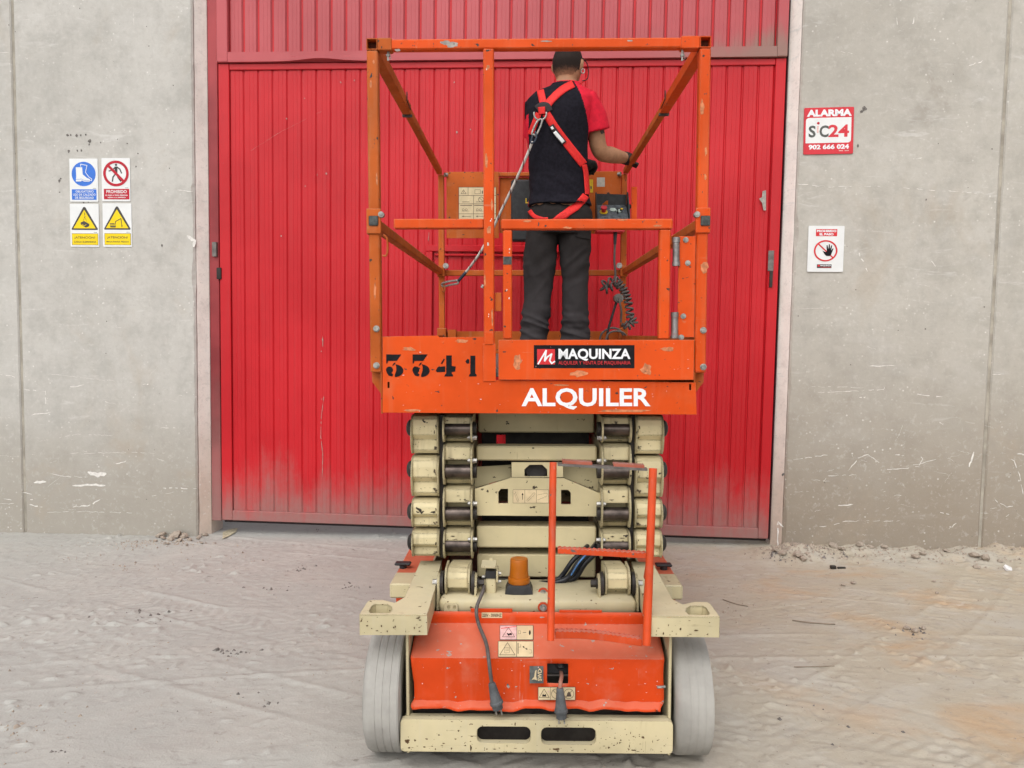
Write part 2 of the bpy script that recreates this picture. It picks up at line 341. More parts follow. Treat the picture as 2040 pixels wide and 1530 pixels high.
bump(nt, b, h, .6, .008)
MT['ground'] = m

# ------------------------------------------------------------------ mesh helpers
def link(o, parent=None):
    COL.objects.link(o)
    if parent is not None: o.parent = parent
    return o
def tag(o, label=None, cat=None, group=None, kind=None):
    if label: o['label'] = label
    if cat: o['category'] = cat
    if group: o['group'] = group
    if kind: o['kind'] = kind
    return o
def obj(name, bm, mat, parent=None, smooth=False, auto=None):
    me = bpy.data.meshes.new(name)
    bmesh.ops.recalc_face_normals(bm, faces=bm.faces[:])
    if smooth or auto:
        for f in bm.faces: f.smooth = True
        if auto:
            for e in bm.edges:
                if len(e.link_faces) == 2 and e.calc_face_angle(0) > R(auto): e.smooth = False
    bm.to_mesh(me); bm.free()
    for mm in (mat if isinstance(mat, (list, tuple)) else [mat]): me.materials.append(MT[mm] if isinstance(mm, str) else mm)
    return link(bpy.data.objects.new(name, me), parent)
def empty(name, matrix):
    o = bpy.data.objects.new(name, None); o.empty_display_size = .1; COL.objects.link(o); o.matrix_world = matrix; return o
def B(): return bmesh.new()
def box(bm, x0, x1, y0, y1, z0, z1, bev=0.0, M=None):
    vs_ = [bm.verts.new((x, y, z)) for x in (x0, x1) for y in (y0, y1) for z in (z0, z1)]
    fs = [(0, 1, 3, 2), (4, 6, 7, 5), (0, 4, 5, 1), (2, 3, 7, 6), (0, 2, 6, 4), (1, 5, 7, 3)]
    faces = [bm.faces.new([vs_[i] for i in f]) for f in fs]
    if M is not None:
        for v_ in vs_: v_.co = M @ v_.co
    if bev > 0:
        es = list({e for f in faces for e in f.edges})
        bmesh.ops.bevel(bm, geom=es, offset=bev, segments=1, profile=.5, affect='EDGES')
    return bm
def pbox(bm, px0, py0, px1, py1, y0, y1, bev=0.0):
    a = L(px0, py0, y0); c_ = L(px1, py1, y0)
    return box(bm, min(a.x, c_.x), max(a.x, c_.x), y0, y1, min(a.z, c_.z), max(a.z, c_.z), bev)
def frame_of(d):
    d = d.normalized(); u = d.cross(Vector((0, 0, 1)))
    if u.length < 1e-4: u = d.cross(Vector((0, 1, 0)))
    u.normalize(); return d, u, u.cross(d).normalized()
def tube(bm, pts, r, n=8, closed=False, cap=True):
    pts = [Vector(p) for p in pts]; N = len(pts); rr = r if isinstance(r, (list, tuple)) else [r] * N
    rings = []; u = None
    for i, p in enumerate(pts):
        d = (pts[(i + 1) % N] - pts[i - 1]) if closed else (pts[min(i + 1, N - 1)] - pts[max(i - 1, 0)])
        d.normalize()
        if u is None: _, u, w = frame_of(d)
        else:
            u = u - d * u.dot(d)
            if u.length < 1e-5: _, u, w = frame_of(d)
            u.normalize()
        w = d.cross(u)
        rings.append([bm.verts.new(p + (u * math.cos(2 * math.pi * k / n) + w * math.sin(2 * math.pi * k / n)) * rr[i]) for k in range(n)])
    M_ = N if closed else N - 1
    for i in range(M_):
        a, c_ = rings[i], rings[(i + 1) % N]
        for k in range(n): bm.faces.new((a[k], a[(k + 1) % n], c_[(k + 1) % n], c_[k]))
    if cap and not closed:
        bm.faces.new(rings[0][::-1]); bm.faces.new(rings[-1])
    return bm
def cyl(bm, p0, p1, r, n=20): return tube(bm, [p0, p1], r, n)
def hexbolt(bm, p, d, r, h, washer=True):
    p = Vector(p); d = Vector(d).normalized()
    if washer: cyl(bm, p, p + d * h * .3, r * 1.35, 16); p = p + d * h * .3
    cyl(bm, p, p + d * h, r, 6)
def smooth_path(pts, k=6):
    pts = [Vector(p) for p in pts]; out = []
    for i in range(len(pts) - 1):
        p0 = pts[max(i - 1, 0)]; p1 = pts[i]; p2 = pts[i + 1]; p3 = pts[min(i + 2, len(pts) - 1)]
        for j in range(k):
            t = j / k
            out.append(.5 * ((2 * p1) + (p2 - p0) * t + (2 * p0 - 5 * p1 + 4 * p2 - p3) * t * t + (3 * p1 - p0 - 3 * p2 + p3) * t ** 3))
    out.append(pts[-1]); return out
def loft(bm, rings, caps=True):
    rv = [[bm.verts.new(p) for p in r_] for r_ in rings]; n = len(rv[0])
    for a, c_ in zip(rv, rv[1:]):
        for k in range(n): bm.faces.new((a[k], a[(k + 1) % n], c_[(k + 1) % n], c_[k]))
    if caps: bm.faces.new(rv[0][::-1]); bm.faces.new(rv[-1])
def plate(bm, outer, holes, f3, d0, d1):
    loops = [outer] + list(holes)
    flat = [p for lp in loops for p in lp]
    tris = tessellate_polygon([[Vector((p[0], p[1], 0)) for p in lp] for lp in loops])
    va = [bm.verts.new(f3(p[0], p[1], d0)) for p in flat]; vb = [bm.verts.new(f3(p[0], p[1], d1)) for p in flat]
    for t in tris:
        try: bm.faces.new([va[i] for i in t]); bm.faces.new([vb[i] for i in reversed(t)])
        except ValueError: pass
    k = 0
    for lp in loops:
        n = len(lp)
        for i in range(n):
            a, c_ = k + i, k + (i + 1) % n
            bm.faces.new((va[a], va[c_], vb[c_], vb[a]))
        k += n
    return bm
XZ = lambda u, v_, d: Vector((u, d, v_))
XY = lambda u, v_, d: Vector((u, v_, d))
YZ = lambda u, v_, d: Vector((d, u, v_))
def rrect(x0, y0, x1, y1, r, k=4):
    out = []
    for cx, cy, a0 in ((x1 - r, y1 - r, 0), (x0 + r, y1 - r, 90), (x0 + r, y0 + r, 180), (x1 - r, y0 + r, 270)):
        for i in range(k + 1):
            a = R(a0 + 90 * i / k); out.append((cx + r * math.cos(a), cy + r * math.sin(a)))
    return out
def lathe(bm, prof, n, c, axis='X'):
    """prof: (along, radius)"""
    c = Vector(c); rings = []
    for a, r_ in prof:
        ring = []
        for k in range(n):
            t = 2 * math.pi * k / n
            if axis == 'X': ring.append(c + Vector((a, r_ * math.cos(t), r_ * math.sin(t))))
            elif axis == 'Z': ring.append(c + Vector((r_ * math.cos(t), r_ * math.sin(t), a)))
            else: ring.append(c + Vector((r_ * math.cos(t), a, r_ * math.sin(t))))
        rings.append(ring)
    loft(bm, rings)
    return bm
def fuse(bm, voxel, smooth=6, name='fused'):
    bmesh.ops.recalc_face_normals(bm, faces=bm.faces[:])
    me = bpy.data.meshes.new(name); bm.to_mesh(me); bm.free()
    o = bpy.data.objects.new(name, me); COL.objects.link(o)
    md = o.modifiers.new('r', 'REMESH'); md.mode = 'VOXEL'; md.voxel_size = voxel; md.use_smooth_shade = True
    if smooth:
        s = o.modifiers.new('s', 'SMOOTH'); s.factor = .5; s.iterations = smooth
    dg = bpy.context.evaluated_depsgraph_get()
    out = bpy.data.meshes.new_from_object(o.evaluated_get(dg)); out.name = name
    bpy.data.objects.remove(o); bpy.data.meshes.remove(me)
    for p in out.polygons: p.use_smooth = True
    return out

# ------------------------------------------------------------------ flat print (lettering, pictograms)
_txt = {}
def text_mesh(s, bold):
    key = (s, bold)
    if key not in _txt:
        cu = bpy.data.curves.new('t', 'FONT'); cu.body = s; cu.size = 1.0; cu.offset = bold; cu.resolution_u = 3; cu.fill_mode = 'FRONT'
        o = bpy.data.objects.new('t', cu); COL.objects.link(o)
        dg = bpy.context.evaluated_depsgraph_get(); me = bpy.data.meshes.new_from_object(o.evaluated_get(dg))
        vv = [tuple(v_.co[:2]) for v_ in me.vertices]; ff = [tuple(p.vertices) for p in me.polygons]
        bpy.data.objects.remove(o); bpy.data.curves.remove(cu); bpy.data.meshes.remove(me)
        _txt[key] = (vv, ff)
    return _txt[key]
class Ink:
    """flat print on a surface; u to the right, v downwards, in units of the print's own grid"""
    def __init__(s, f3, parent, eps=.0005): s.f3 = f3; s.parent = parent; s.bms = {}; s.eps = eps; s.lay = 1
    def _bm(s, name, mat):
        k = (name, mat)
        if k not in s.bms: s.bms[k] = B()
        return s.bms[k]
    def poly(s, name, mat, outer, holes=(), layer=1):
        bm = s._bm(name, mat); loops = [outer] + list(holes); flat = [p for lp in loops for p in lp]
        vv = [bm.verts.new(s.f3(p[0], p[1], layer * s.eps)) for p in flat]
        for t in tessellate_polygon([[Vector((p[0], p[1], 0)) for p in lp] for lp in loops]):
            try: bm.faces.new([vv[i] for i in t])
            except ValueError: pass
    def rect(s, name, mat, u0, v0, u1, v1, layer=1, r=0):
        s.poly(name, mat, rrect(u0, v0, u1, v1, r) if r else [(u0, v0), (u1, v0), (u1, v1), (u0, v1)], (), layer)
    def frame(s, name, mat, u0, v0, u1, v1, w, layer=1):
        s.line(name, mat, [(u0, v0), (u1, v0), (u1, v1), (u0, v1), (u0, v0)], w, layer)
    def circ(s, name, mat, u, v_, r, r_in=0, layer=1, n=40):
        c_ = lambda q: [(u + q * math.cos(2 * math.pi * k / n), v_ + q * math.sin(2 * math.pi * k / n)) for k in range(n)]
        s.poly(name, mat, c_(r), [c_(r_in)] if r_in else (), layer)
    def line(s, name, mat, pts, w, layer=1):
        for i, ((a, b_), (c_, d)) in enumerate(zip(pts, pts[1:])):
            dx, dy = c_ - a, d - b_; l = math.hypot(dx, dy) or 1; nx, ny = -dy / l * w / 2, dx / l * w / 2
            ex, ey = dx / l * w * .25, dy / l * w * .25
            s.poly(name, mat, [(a - ex + nx, b_ - ey + ny), (c_ + ex + nx, d + ey + ny), (c_ + ex - nx, d + ey - ny), (a - ex - nx, b_ - ey - ny)], (), layer + i * .02)
    def text(s, name, mat, body, u0, v0, u1, v1, bold=.0, layer=1, rot=False):
        vv, ff = text_mesh(body, bold); bm = s._bm(name, mat)
        xs = [p[0] for p in vv]; ys = [p[1] for p in vv]; a, b_, c_, d = min(xs), max(xs), min(ys), max(ys)
        out = []
        for x, y in vv:
            s_, t_ = (x - a) / (b_ - a), (y - c_) / (d - c_)
            if rot: u, w = u0 + (1 - (t_)) * 0 + (u1 - u0) * (1 - t_), v1 - (v1 - v0) * s_
            else: u, w = u0 + (u1 - u0) * s_, v1 - (v1 - v0) * t_
            out.append(bm.verts.new(s.f3(u, w, layer * s.eps)))
        for f in ff:
            try: bm.faces.new([out[i] for i in f])
            except ValueError: pass
    def done(s):
        for (name, mat), bm in s.bms.items():
            name = name.split('#')[0]; me = bpy.data.meshes.new(name); bm.to_mesh(me); bm.free(); me.materials.append(MT[mat])
            link(bpy.data.objects.new(name, me), s.parent)

# ------------------------------------------------------------------ ground
def vnoise(x, y, seed):
    xi = np.floor(x).astype(np.int64); yi = np.floor(y).astype(np.int64); fx = x - xi; fy = y - yi
    fx = fx * fx * (3 - 2 * fx); fy = fy * fy * (3 - 2 * fy)
    def h(a, b_):
        n = (a * 374761393 + b_ * 668265263 + seed * 1442695041) & 0xffffffff
        n = ((n ^ (n >> 13)) * 1274126177) & 0xffffffff
        return ((n ^ (n >> 16)) & 0xffff) / 65535.0
    return (h(xi, yi) * (1 - fx) + h(xi + 1, yi) * fx) * (1 - fy) + (h(xi, yi + 1) * (1 - fx) + h(xi + 1, yi + 1) * fx) * fy
TRACKS = [(-3.2, 4.7, .86, -.51, .02, .10), (-3.3, 4.15, .86, -.51, .02, .10), (-2.6, 2.9, .97, .24, -.03, .11), (1.0, 2.7, .80, .60, .05, .10), (1.2, 2.2, .80, .60, .05, .10), (1.1, 4.4, .96, -.28, 0, .09)]
def gz(x, y):
    x = np.asarray(x, float); y = np.asarray(y, float)
    s = np.clip((y - 2.9) / 2.2, 0, 1); s = s * s * (3 - 2 * s)
    xs = np.clip(x, -6, 6)
    z = .0145 * (xs - .105) - .055 * s
    calm = np.clip((y - 2.0) / 1.0, 0.15, 1)
    z = z + .014 * (vnoise(x * 1.6, y * 1.6, 1) - .5) * calm * np.clip(np.hypot(x - .1, (y - 3.3) * .6) - .7, 0, 1)
    u = x * .94 + y * .34; w = -x * .34 + y * .94
    n_ = vnoise(u * 5, w * 16, 2); n2_ = vnoise(x * 11, y * 13, 3); patch = np.clip(vnoise(x * 1.3, y * 1.5, 21) * 2 - .75, 0, 1)
    z = z + .0016 * (vnoise(x * 5, y * 6, 15) - .5) + .0013 * (n2_ - .5) + .0034 * (vnoise(x * 44, y * 44, 4) - .5) * (.35 + patch) + .001 * (vnoise(u * 13, w * 24, 16) - .5) * (.3 + patch)
    # short scuffed ridges
    rd = np.clip(1 - np.abs(vnoise(u * 6, w * 13, 31) - .5) * 11, 0, 1) * np.clip(vnoise(x * 2.6, y * 3.1, 32) * 3 - 1.3, 0, 1)
    z = z + .0032 * rd
    u2 = x * .80 - y * .60; w2 = x * .60 + y * .80
    rd2 = np.clip(1 - np.abs(vnoise(u2 * 5, w2 * 15, 36) - .5) * 12, 0, 1) * np.clip(vnoise(x * 2.1, y * 2.6, 37) * 3 - 1.5, 0, 1)
    z = z - .0030 * rd2
    # tyre tracks: pressed bands with a tread
    for (ax, ay, dx_, dy_, bend, wd) in TRACKS:
        t_ = (x - ax) * dx_ + (y - ay) * dy_; s_ = -(x - ax) * dy_ + (y - ay) * dx_ - bend * t_ * t_
        band = np.clip(1.3 - np.abs(s_) / wd, 0, .3) / .3 * np.clip(vnoise(x * 1.7, y * 1.7, 41) * 3 - .9, 0, 1)
        tread = np.sin(t_ * 95 + np.sign(s_) * s_ * 60) * .5 + .5
        z = z + band * (-.004 + .0055 * tread * vnoise(x * 9, y * 9, 42))
        z = z + .005 * np.exp(-((np.abs(s_) - wd * 1.25) / .018) ** 2) * np.clip(vnoise(x * 3, y * 3, 43) * 2 - .6, 0, 1)
    cl = np.clip(vnoise(x * 30, y * 30, 5) - .78, 0, 1) * np.clip(vnoise(x * 2.2, y * 2.2, 6) - .45, 0, 1)
    z = z + .2 * cl
    # banked earth along the right wall
    d = (5.25 - .0734 * x) - y
    bank = np.exp(-np.clip(d, 0, 9) ** 2 / .10) * np.clip((x - 1.75) / .5, 0, 1)
    z = z + bank * (.012 + .045 * vnoise(x * 2.7, y * 2.7, 8) + .045 * (vnoise(x * 14, y * 14, 9) - .3))
    bl = np.exp(-((x + 2.45) ** 2 / .10 + (y - 5.25) ** 2 / .05)); z = z + .02 * bl
    br = np.exp(-((x - 1.86) ** 2 / .05 + (y - 4.98) ** 2 / .025)); z = z + br * (.03 + .05 * vnoise(x * 20, y * 20, 11))
    return z
xs = np.concatenate([np.linspace(-60, -5.2, 24), np.linspace(-5, 5, 860), np.linspace(5.2, 60, 24)])
ys = np.concatenate([np.linspace(-60, 1.5, 24), np.linspace(1.6, 5.9, 520), np.linspace(6.1, 60, 20)])
GX, GY = np.meshgrid(xs, ys); GZ = gz(GX, GY)
me = bpy.data.meshes.new('ground'); nxn, nyn = len(xs), len(ys)
co = np.stack([GX, GY, GZ], -1).reshape(-1, 3)
idx = np.arange(nxn * nyn).reshape(nyn, nxn)
q = np.stack([idx[:-1, :-1], idx[:-1, 1:], idx[1:, 1:], idx[1:, :-1]], -1).reshape(-1, 4)
me.vertices.add(len(co)); me.vertices.foreach_set('co', co.ravel())
me.loops.add(q.size); me.loops.foreach_set('vertex_index', q.ravel())
me.polygons.add(len(q)); me.polygons.foreach_set('loop_start', np.arange(0, q.size, 4)); me.polygons.foreach_set('loop_total', np.full(len(q), 4))
me.polygons.foreach_set('use_smooth', np.ones(len(q), bool))
me.update(calc_edges=True); me.materials.append(MT['ground'])
ground = link(bpy.data.objects.new('ground', me)); tag(ground, 'dusty grey and tan concrete yard with drag marks', 'ground', kind='structure')
_X0, _DX, _Y0, _DY = -5.0, 10 / 859.0, 1.6, 4.3 / 519.0
def gzf(x, y):
    fx = min(max((x - _X0) / _DX, 0), 857.999); fy = min(max((y - _Y0) / _DY, 0), 517.999); i_, j_ = int(fx), int(fy); fx -= i_; fy -= j_
    g = GZ[24 + j_:26 + j_, 24 + i_:26 + i_]
    return float((g[0, 0] * (1 - fx) + g[0, 1] * fx) * (1 - fy) + (g[1, 0] * (1 - fx) + g[1, 1] * fx) * fy)

# ------------------------------------------------------------------ concrete walls either side of the door
DOOR_Y = .075
xl_c = W(388, 500, 0).x; xr_c = W(1582, 500, 0).x          # corners of the opening
WTOP = 6.2
def wall_side(sgn, xc, xj, mat, label, seed):
    root = empty('concrete_wall', WALL @ Matrix.Translation((xc, 0, -.3)))
    T = Matrix.Translation((-xc, 0, .3))
    tag(root, label, 'wall', 'precast wall either side of the door')
    rnd = random.Random(seed)
    # panel next to the door with a chipped corner
    bm = B(); rows = 170; prev = None
    z0, z1 = -.3, WTOP
    for i in range(rows + 1):
        z = z0 + (4.4 - z0) * (i / rows) if i < rows else z1
        ch = .010 + .010 * max(0, mnoise.noise((z * 9, seed, 0))) + (.030 * max(0, mnoise.noise((z * 3.1, seed, 4)) - .15) if z < 2.4 else 0) + rnd.uniform(0, .004)
        row = [(xj, .3), (xj, .012), (xj - sgn * .0 + (.012 if sgn < 0 else -.012), 0), (xc + sgn * ch, 0), (xc - sgn * .0, ch * .8), (xc, .055), (xc, .3)]
        row = [bm.verts.new((x - xc, y, z + .3)) for x, y in row]
        if prev:
            for k in range(len(row) - 1): bm.faces.new((prev[k], prev[k + 1], row[k + 1], row[k]))
        prev = row
    obj('wall_panel', bm, mat, root)
    # next panel outwards
    bm = B(); xo = xj + sgn * .018
    box(bm, *sorted((xo - xc, xo + sgn * 3.4 - xc)), 0.001, .3, 0, WTOP + .3, .008)
    obj('wall_panel', bm, mat, root)
    bm = B(); box(bm, *sorted((xj - xc - sgn * .001, xo - xc + sgn * .001)), .011, .05, 0.02, WTOP + .28); obj('joint_filler', bm, 'mastic', root)
    # pink render lining the opening
    bm = B(); pr = None
    for i in range(81):
        z = -.28 + 5.2 * i / 80
        a = .038 + .014 * mnoise.noise((z * 5, seed, 9)); t = .006
        row = [bm.verts.new((x, y, z + .3)) for x, y in ((-sgn * .001, a * .55), (-sgn * (t + .004), a * .55 + .008), (-sgn * .060, DOOR_Y + .012), (-sgn * .061, .27))]
        if pr:
            for k in range(3): bm.faces.new((pr[k], pr[k + 1], row[k + 1], row[k]))
        pr = row
    obj('door_reveal', bm, 'reveal', root)
    return root
wl = wall_side(-1, xl_c, W(40, 600, 0).x, 'concrete_l', 'pale grey precast concrete wall left of the red door', 3)
wr = wall_side(1, xr_c, W(1978, 600, 0).x, 'concrete_r', 'warm grey precast concrete wall right of the red door', 5)
# lintel panel over the opening (above the frame)
bm = B(); box(bm, xl_c + .002, xr_c - .002, .002, .3, 4.62, WTOP, .008)
lint = obj('concrete_lintel', bm, 'concrete_l'); lint.matrix_world = WALL
tag(lint, 'precast concrete panel spanning over the red door', 'wall')

# scrape marks and pits on the walls
def marks(root, xc, named, rng, x0, x1, seed, pits):
    rnd = random.Random(seed); bm = B()
    def strip(pts, w):
        pts = [Vector(p) for p in pts]; prev = None
        for i, p in enumerate(pts):
            d = (pts[min(i + 1, len(pts) - 1)] - pts[max(i - 1, 0)]); d = Vector((d.x, d.z)).normalized() if d.length else Vector((1, 0))
            ww = w * rnd.uniform(.25 if w < .006 else .7, 1.0) * (.35 if i in (0, len(pts) - 1) else 1)
            a = bm.verts.new((p.x - xc - d.y * ww, -.0012, p.z + .3 + d.x * ww)); c_ = bm.verts.new((p.x - xc + d.y * ww, -.0012, p.z + .3 - d.x * ww))
            if prev and (w > .006 or rnd.random() > .3): bm.faces.new((prev[0], a, c_, prev[1]))
            prev = (a, c_)
    for pts, w in named:
        P3 = [W(px, py, 0) for px, py in pts]; out = []; w = w * .8
        for a, c_ in zip(P3, P3[1:]):
            n = max(2, int((c_ - a).length / .02))
            for k in range(n):
                t = k / n; p = a.lerp(c_, t); out.append(p + Vector((rnd.uniform(-.003, .003), 0, rnd.uniform(-.004, .004))))
        out.append(P3[-1]); strip(out, w)
    for i in range(rng):
        x = rnd.uniform(x0, x1); z = abs(rnd.gauss(0, .75)) + .05 if rnd.random() < .75 else rnd.uniform(.2, 3.8)
        l = rnd.uniform(.02, .20) * (1.5 if rnd.random() < .2 else .7); ang = rnd.gauss(0, .18) if rnd.random() < .9 else rnd.uniform(-1.5, 1.5)
        pts = []; n = 7
        for k in range(n):
            t = k / (n - 1) - .5
            pts.append(Vector((x + math.cos(ang) * l * t + rnd.uniform(-.003, .003), 0, z + math.sin(ang) * l * t + rnd.uniform(-.004, .004) + .03 * l * t * t)))
        strip(pts, rnd.choice((.0006, .0008, .001, .0015, .004)) * rnd.uniform(.7, 1.3))
    tag(obj('scrape_marks', bm, 'scrape', root), kind='stuff')
    bm = B()
    def blob(x, z, r):
        n = 9; vv = [bm.verts.new((x - xc + r * rnd.uniform(.5, 1.2) * math.cos(2 * math.pi * k / n), -.0014, z + .3 + r * rnd.uniform(.5, 1.4) * math.sin(2 * math.pi * k / n))) for k in range(n)]
        bm.faces.new(vv)
    for px, py, r in pits:
        p = W(px, py, 0); blob(p.x, p.z, r)
    for i in range(60):
        blob(rnd.uniform(x0, x1), rnd.uniform(.1, 3.9), rnd.uniform(.0015, .005))
    tag(obj('wall_pits', bm, 'pit', root), kind='stuff')
marks(wl, xl_c, [([(100, 943), (125, 949), (175, 950)], .003), ([(175, 941), (195, 946), (212, 943)], .022), ([(145, 968), (180, 966), (210, 967)], .010), ([(68, 961), (92, 960)], .012),
      ([(95, 1020), (180, 1019), (280, 1023)], .002), ([(140, 903), (240, 902), (330, 902)], .002), ([(320, 972), (360, 973), (392, 973)], .005), ([(140, 1010), (175, 1008), (200, 995)], .006),
      ([(352, 379), (385, 381)], .004), ([(372, 470), (388, 480), (386, 492)], .018), ([(0, 1003), (40, 1004)], .003), ([(0, 745), (35, 752)], .003), ([(48, 775), (90, 780), (92, 810)], .005),
      ([(100, 745), (230, 760)], .0015), ([(0, 105), (18, 105)], .003), ([(265, 25), (267, 50)], .003), ([(118, 872), (150, 865), (225, 868)], .002)],
      95, -5.4, xl_c - .03, 11, [(135, 269, .010), (141, 269, .007), (153, 270, .010), (161, 269, .008), (171, 268, .008), (178, 281, .014), (178, 288, .008), (137, 301, .013), (154, 300, .007), (162, 300, .009), (201, 284, .006), (254, 286, .006), (275, 306, .006), (118, 360, .011), (121, 356, .007), (119, 383, .006), (323, 489, .008), (271, 332, .006), (167, 403, .008), (176, 402, .007)])
marks(wr, xr_c, [([(1632, 1049), (1655, 1047), (1685, 1039), (1710, 1037)], .004), ([(1725, 1037), (1760, 1038), (1792, 1037)], .003), ([(1708, 497), (1728, 541)], .005),
      ([(1690, 938), (1710, 912), (1728, 906), (1745, 917), (1758, 927)], .004), ([(1760, 936), (1830, 930), (1838, 915), (1832, 905)], .004), ([(1640, 960), (1650, 948), (1705, 946)], .004),
      ([(1995, 905), (2020, 918), (2030, 945), (2038, 985)], .004), ([(1975, 992), (2005, 1010), (2018, 1009)], .004), ([(1630, 782), (1760, 776), (1762, 770)], .003), ([(1560, 1050), (1550, 1040), (1549, 1090)], .007),
      ([(1786, 35), (1790, 55)], .006), ([(1820, 35), (1818, 55)], .006), ([(1570, 365), (1650, 372), (1760, 372)], .003), ([(1800, 375), (1960, 385)], .003), ([(1590, 615), (1690, 612)], .002),
      ([(1610, 770), (1720, 772)], .002), ([(1580, 915), (1660, 905)], .003), ([(1930, 930), (1940, 900)], .008), ([(1895, 1050), (1905, 1042)], .006), ([(1990, 1035), (2010, 1025)], .006)],
      95, xr_c + .03, 5.0, 12, [(1722, 217, .016), (1716, 222, .010), (1560, 945, .012), (1845, 398, .006), (1709, 290, .010)])

# ------------------------------------------------------------------ red industrial door
door = empty('industrial_door', WALL @ Matrix.Translation((0, DOOR_Y, 0)))
tag(door, 'tall red ribbed steel door with a paler upper leaf behind the lift', 'door')
xd0 = W(438, 500, DOOR_Y).x; xd1 = W(1552, 500, DOOR_Y).x
zsplit = W(1000, 121, DOOR_Y).z; zbot = W(1000, 1055, DOOR_Y).z
ztop = 4.75
leaf = B(); box(leaf, xd0, xd1, .018, .05, zbot, ztop); obj('backing_sheet', leaf, 'door', door)
FR = .075
x_in0, x_in1 = xd0 + .078, xd1 - .068
def strip(name, x0, x1, z0, z1, y0, y1, mat, parent=door, bev=.004):
    bm = B(); box(bm, x0, x1, y0, y1, z0, z1, bev); return obj(name, bm, mat, parent)
# lower leaf frame
strip('stile', xd0, x_in0, zbot, zsplit - .002, -.004, .018, 'door'); strip('stile', x_in1, xd1, zbot, zsplit - .002, -.004, .018, 'door')
strip('bottom_rail', x_in0 + .001, x_in1 - .001, zbot, zbot + .072, -.006, .018, 'door'); strip('top_rail', x_in0 + .001, x_in1 - .001, zsplit - .045, zsplit - .002, -.002, .018, 'door')
# upper leaf, a little proud
strip('stile', xd0, x_in0, zsplit + .002, ztop, -.026, .018, 'door_upper'); strip('stile', x_in1, xd1, zsplit + .002, ztop, -.026, .018, 'door_upper')
bm = B(); n = 60; prev = None                                        # dented bottom rail of the upper leaf
for i in range(n + 1):
    x = x_in0 + .001 + (x_in1 - x_in0 - .002) * i / n
    px_dent = .022 * math.exp(-((x + 1.36) / .16) ** 2)
    zb = zsplit + .002 + px_dent * .7; yb = -.026 - px_dent * .6
    row = [bm.verts.new(p) for p in ((x, .018, zsplit + .002), (x, yb, zb), (x, yb, zb + .025), (x, -.026, zsplit + .035), (x, -.026, zsplit + .068), (x, .018, zsplit + .068))]
    if prev:
        for k in range(5): bm.faces.new((prev[k], row[k], row[k + 1], prev[k + 1]))
    prev = row
obj('bottom_rail', bm, 'door_upper', door, auto=30)
# ribs, each a pressed strip
pitch = .1015; nsl = int((x_in1 - x_in0) / pitch); pitch = (x_in1 - x_in0) / nsl
def rib_mesh(h, w, d, mat):
    bm = B()
    prof = [(-w / 2, .018), (-w / 2 + .003, .018 - d), (-w * .18, .018 - d), (-w * .15, .018 - d - .0012), (-w * .12, .018 - d), (w * .12, .018 - d), (w * .15, .018 - d - .0012), (w * .18, .018 - d), (w / 2 - .010, .018 - d), (w / 2, .018)]
    n_ = 14; prev = None
    for i in range(n_ + 1):
        z = h * i / n_
        row = [bm.verts.new((x, y, z)) for x, y in prof]
        if prev:
            for k in range(len(row) - 1): bm.faces.new((prev[k], prev[k + 1], row[k + 1], row[k]))
        prev = row
    me_ = bpy.data.meshes.new('rib'); bmesh.ops.recalc_face_normals(bm, faces=bm.faces[:]); bm.to_mesh(me_); bm.free(); me_.materials.append(MT[mat]); return me_
lo = rib_mesh(zsplit - .045 - (zbot + .072) - .002, pitch - .006, .008, 'door'); up = rib_mesh(ztop - zsplit - .07, pitch - .013, .012, 'door_upper')
for i in range(nsl):
    xx = x_in0 + pitch * (i + .5)
    o = link(bpy.data.objects.new('rib', lo), door); o.location = (xx, 0, zbot + .073); o.rotation_euler = (0, 0, R(random.uniform(-.5, .5)))
    o = link(bpy.data.objects.new('rib', up), door); o.location = (xx, 0, zsplit + .069); o.rotation_euler = (0, 0, R(random.uniform(-.5, .5)))
# wicket door frame
a = W(848, 488, DOOR_Y); xw0 = a.x; xw1 = xw0 + .98; zw = a.z
strip('wicket_frame', xw0, xw1, zw - .045, zw, -.012, .004, 'door'); strip('wicket_frame', xw0, xw0 + .05, zbot + .075, zw - .046, -.012, .004, 'door'); strip('wicket_frame', xw1 - .05, xw1, zbot + .075, zw - .046, -.012, .004, 'door')
strip('wicket_frame', xw0 + .062, xw1 - .062, zw - .075, zw - .06, -.010, .004, 'door')
# seams, guides, latches
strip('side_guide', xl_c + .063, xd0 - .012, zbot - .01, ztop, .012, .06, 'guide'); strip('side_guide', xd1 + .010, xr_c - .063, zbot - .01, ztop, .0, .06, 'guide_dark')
strip('door_gap_strip', xd0 - .0115, xd0 - .0005, zbot, ztop, .03, .06, 'gap_black'); strip('door_gap_strip', xd1 + .0005, xd1 + .0095, zbot, ztop, .03, .06, 'gap_black')  # black strips stand for the dark gaps beside the leaves
strip('door_gap_strip', xd0 + .01, xd1 - .01, zbot - .018, zbot - .0005, .012, .05, 'gap_black')  # black strip for the dark gap under the door
def wb(name, px0, py0, px1, py1, y0, y1, mat):
    p, q_ = W(px0, py0, DOOR_Y + y0), W(px1, py1, DOOR_Y + y0)
    bm = B(); box(bm, p.x, q_.x, y0, y1, q_.z, p.z, .002); return obj(name, bm, mat, door)
wb('guide_bracket', 422, 482, 431, 511, -.012, .0115, 'galv'); wb('door_catch', 431, 533, 440, 556, -.016, .0115, 'dark_metal')
wb('lock_plate', 1531, 499, 1541, 540, -.010, -.0042, 'galv'); wb('bolt_bar', 1534, 540, 1539, 572, -.018, -.0045, 'dark_metal')
ink = Ink(lambda u, v_, d: W(u, v_, DOOR_Y - .006) - Vector((0, DOOR_Y + d, 0)), door)
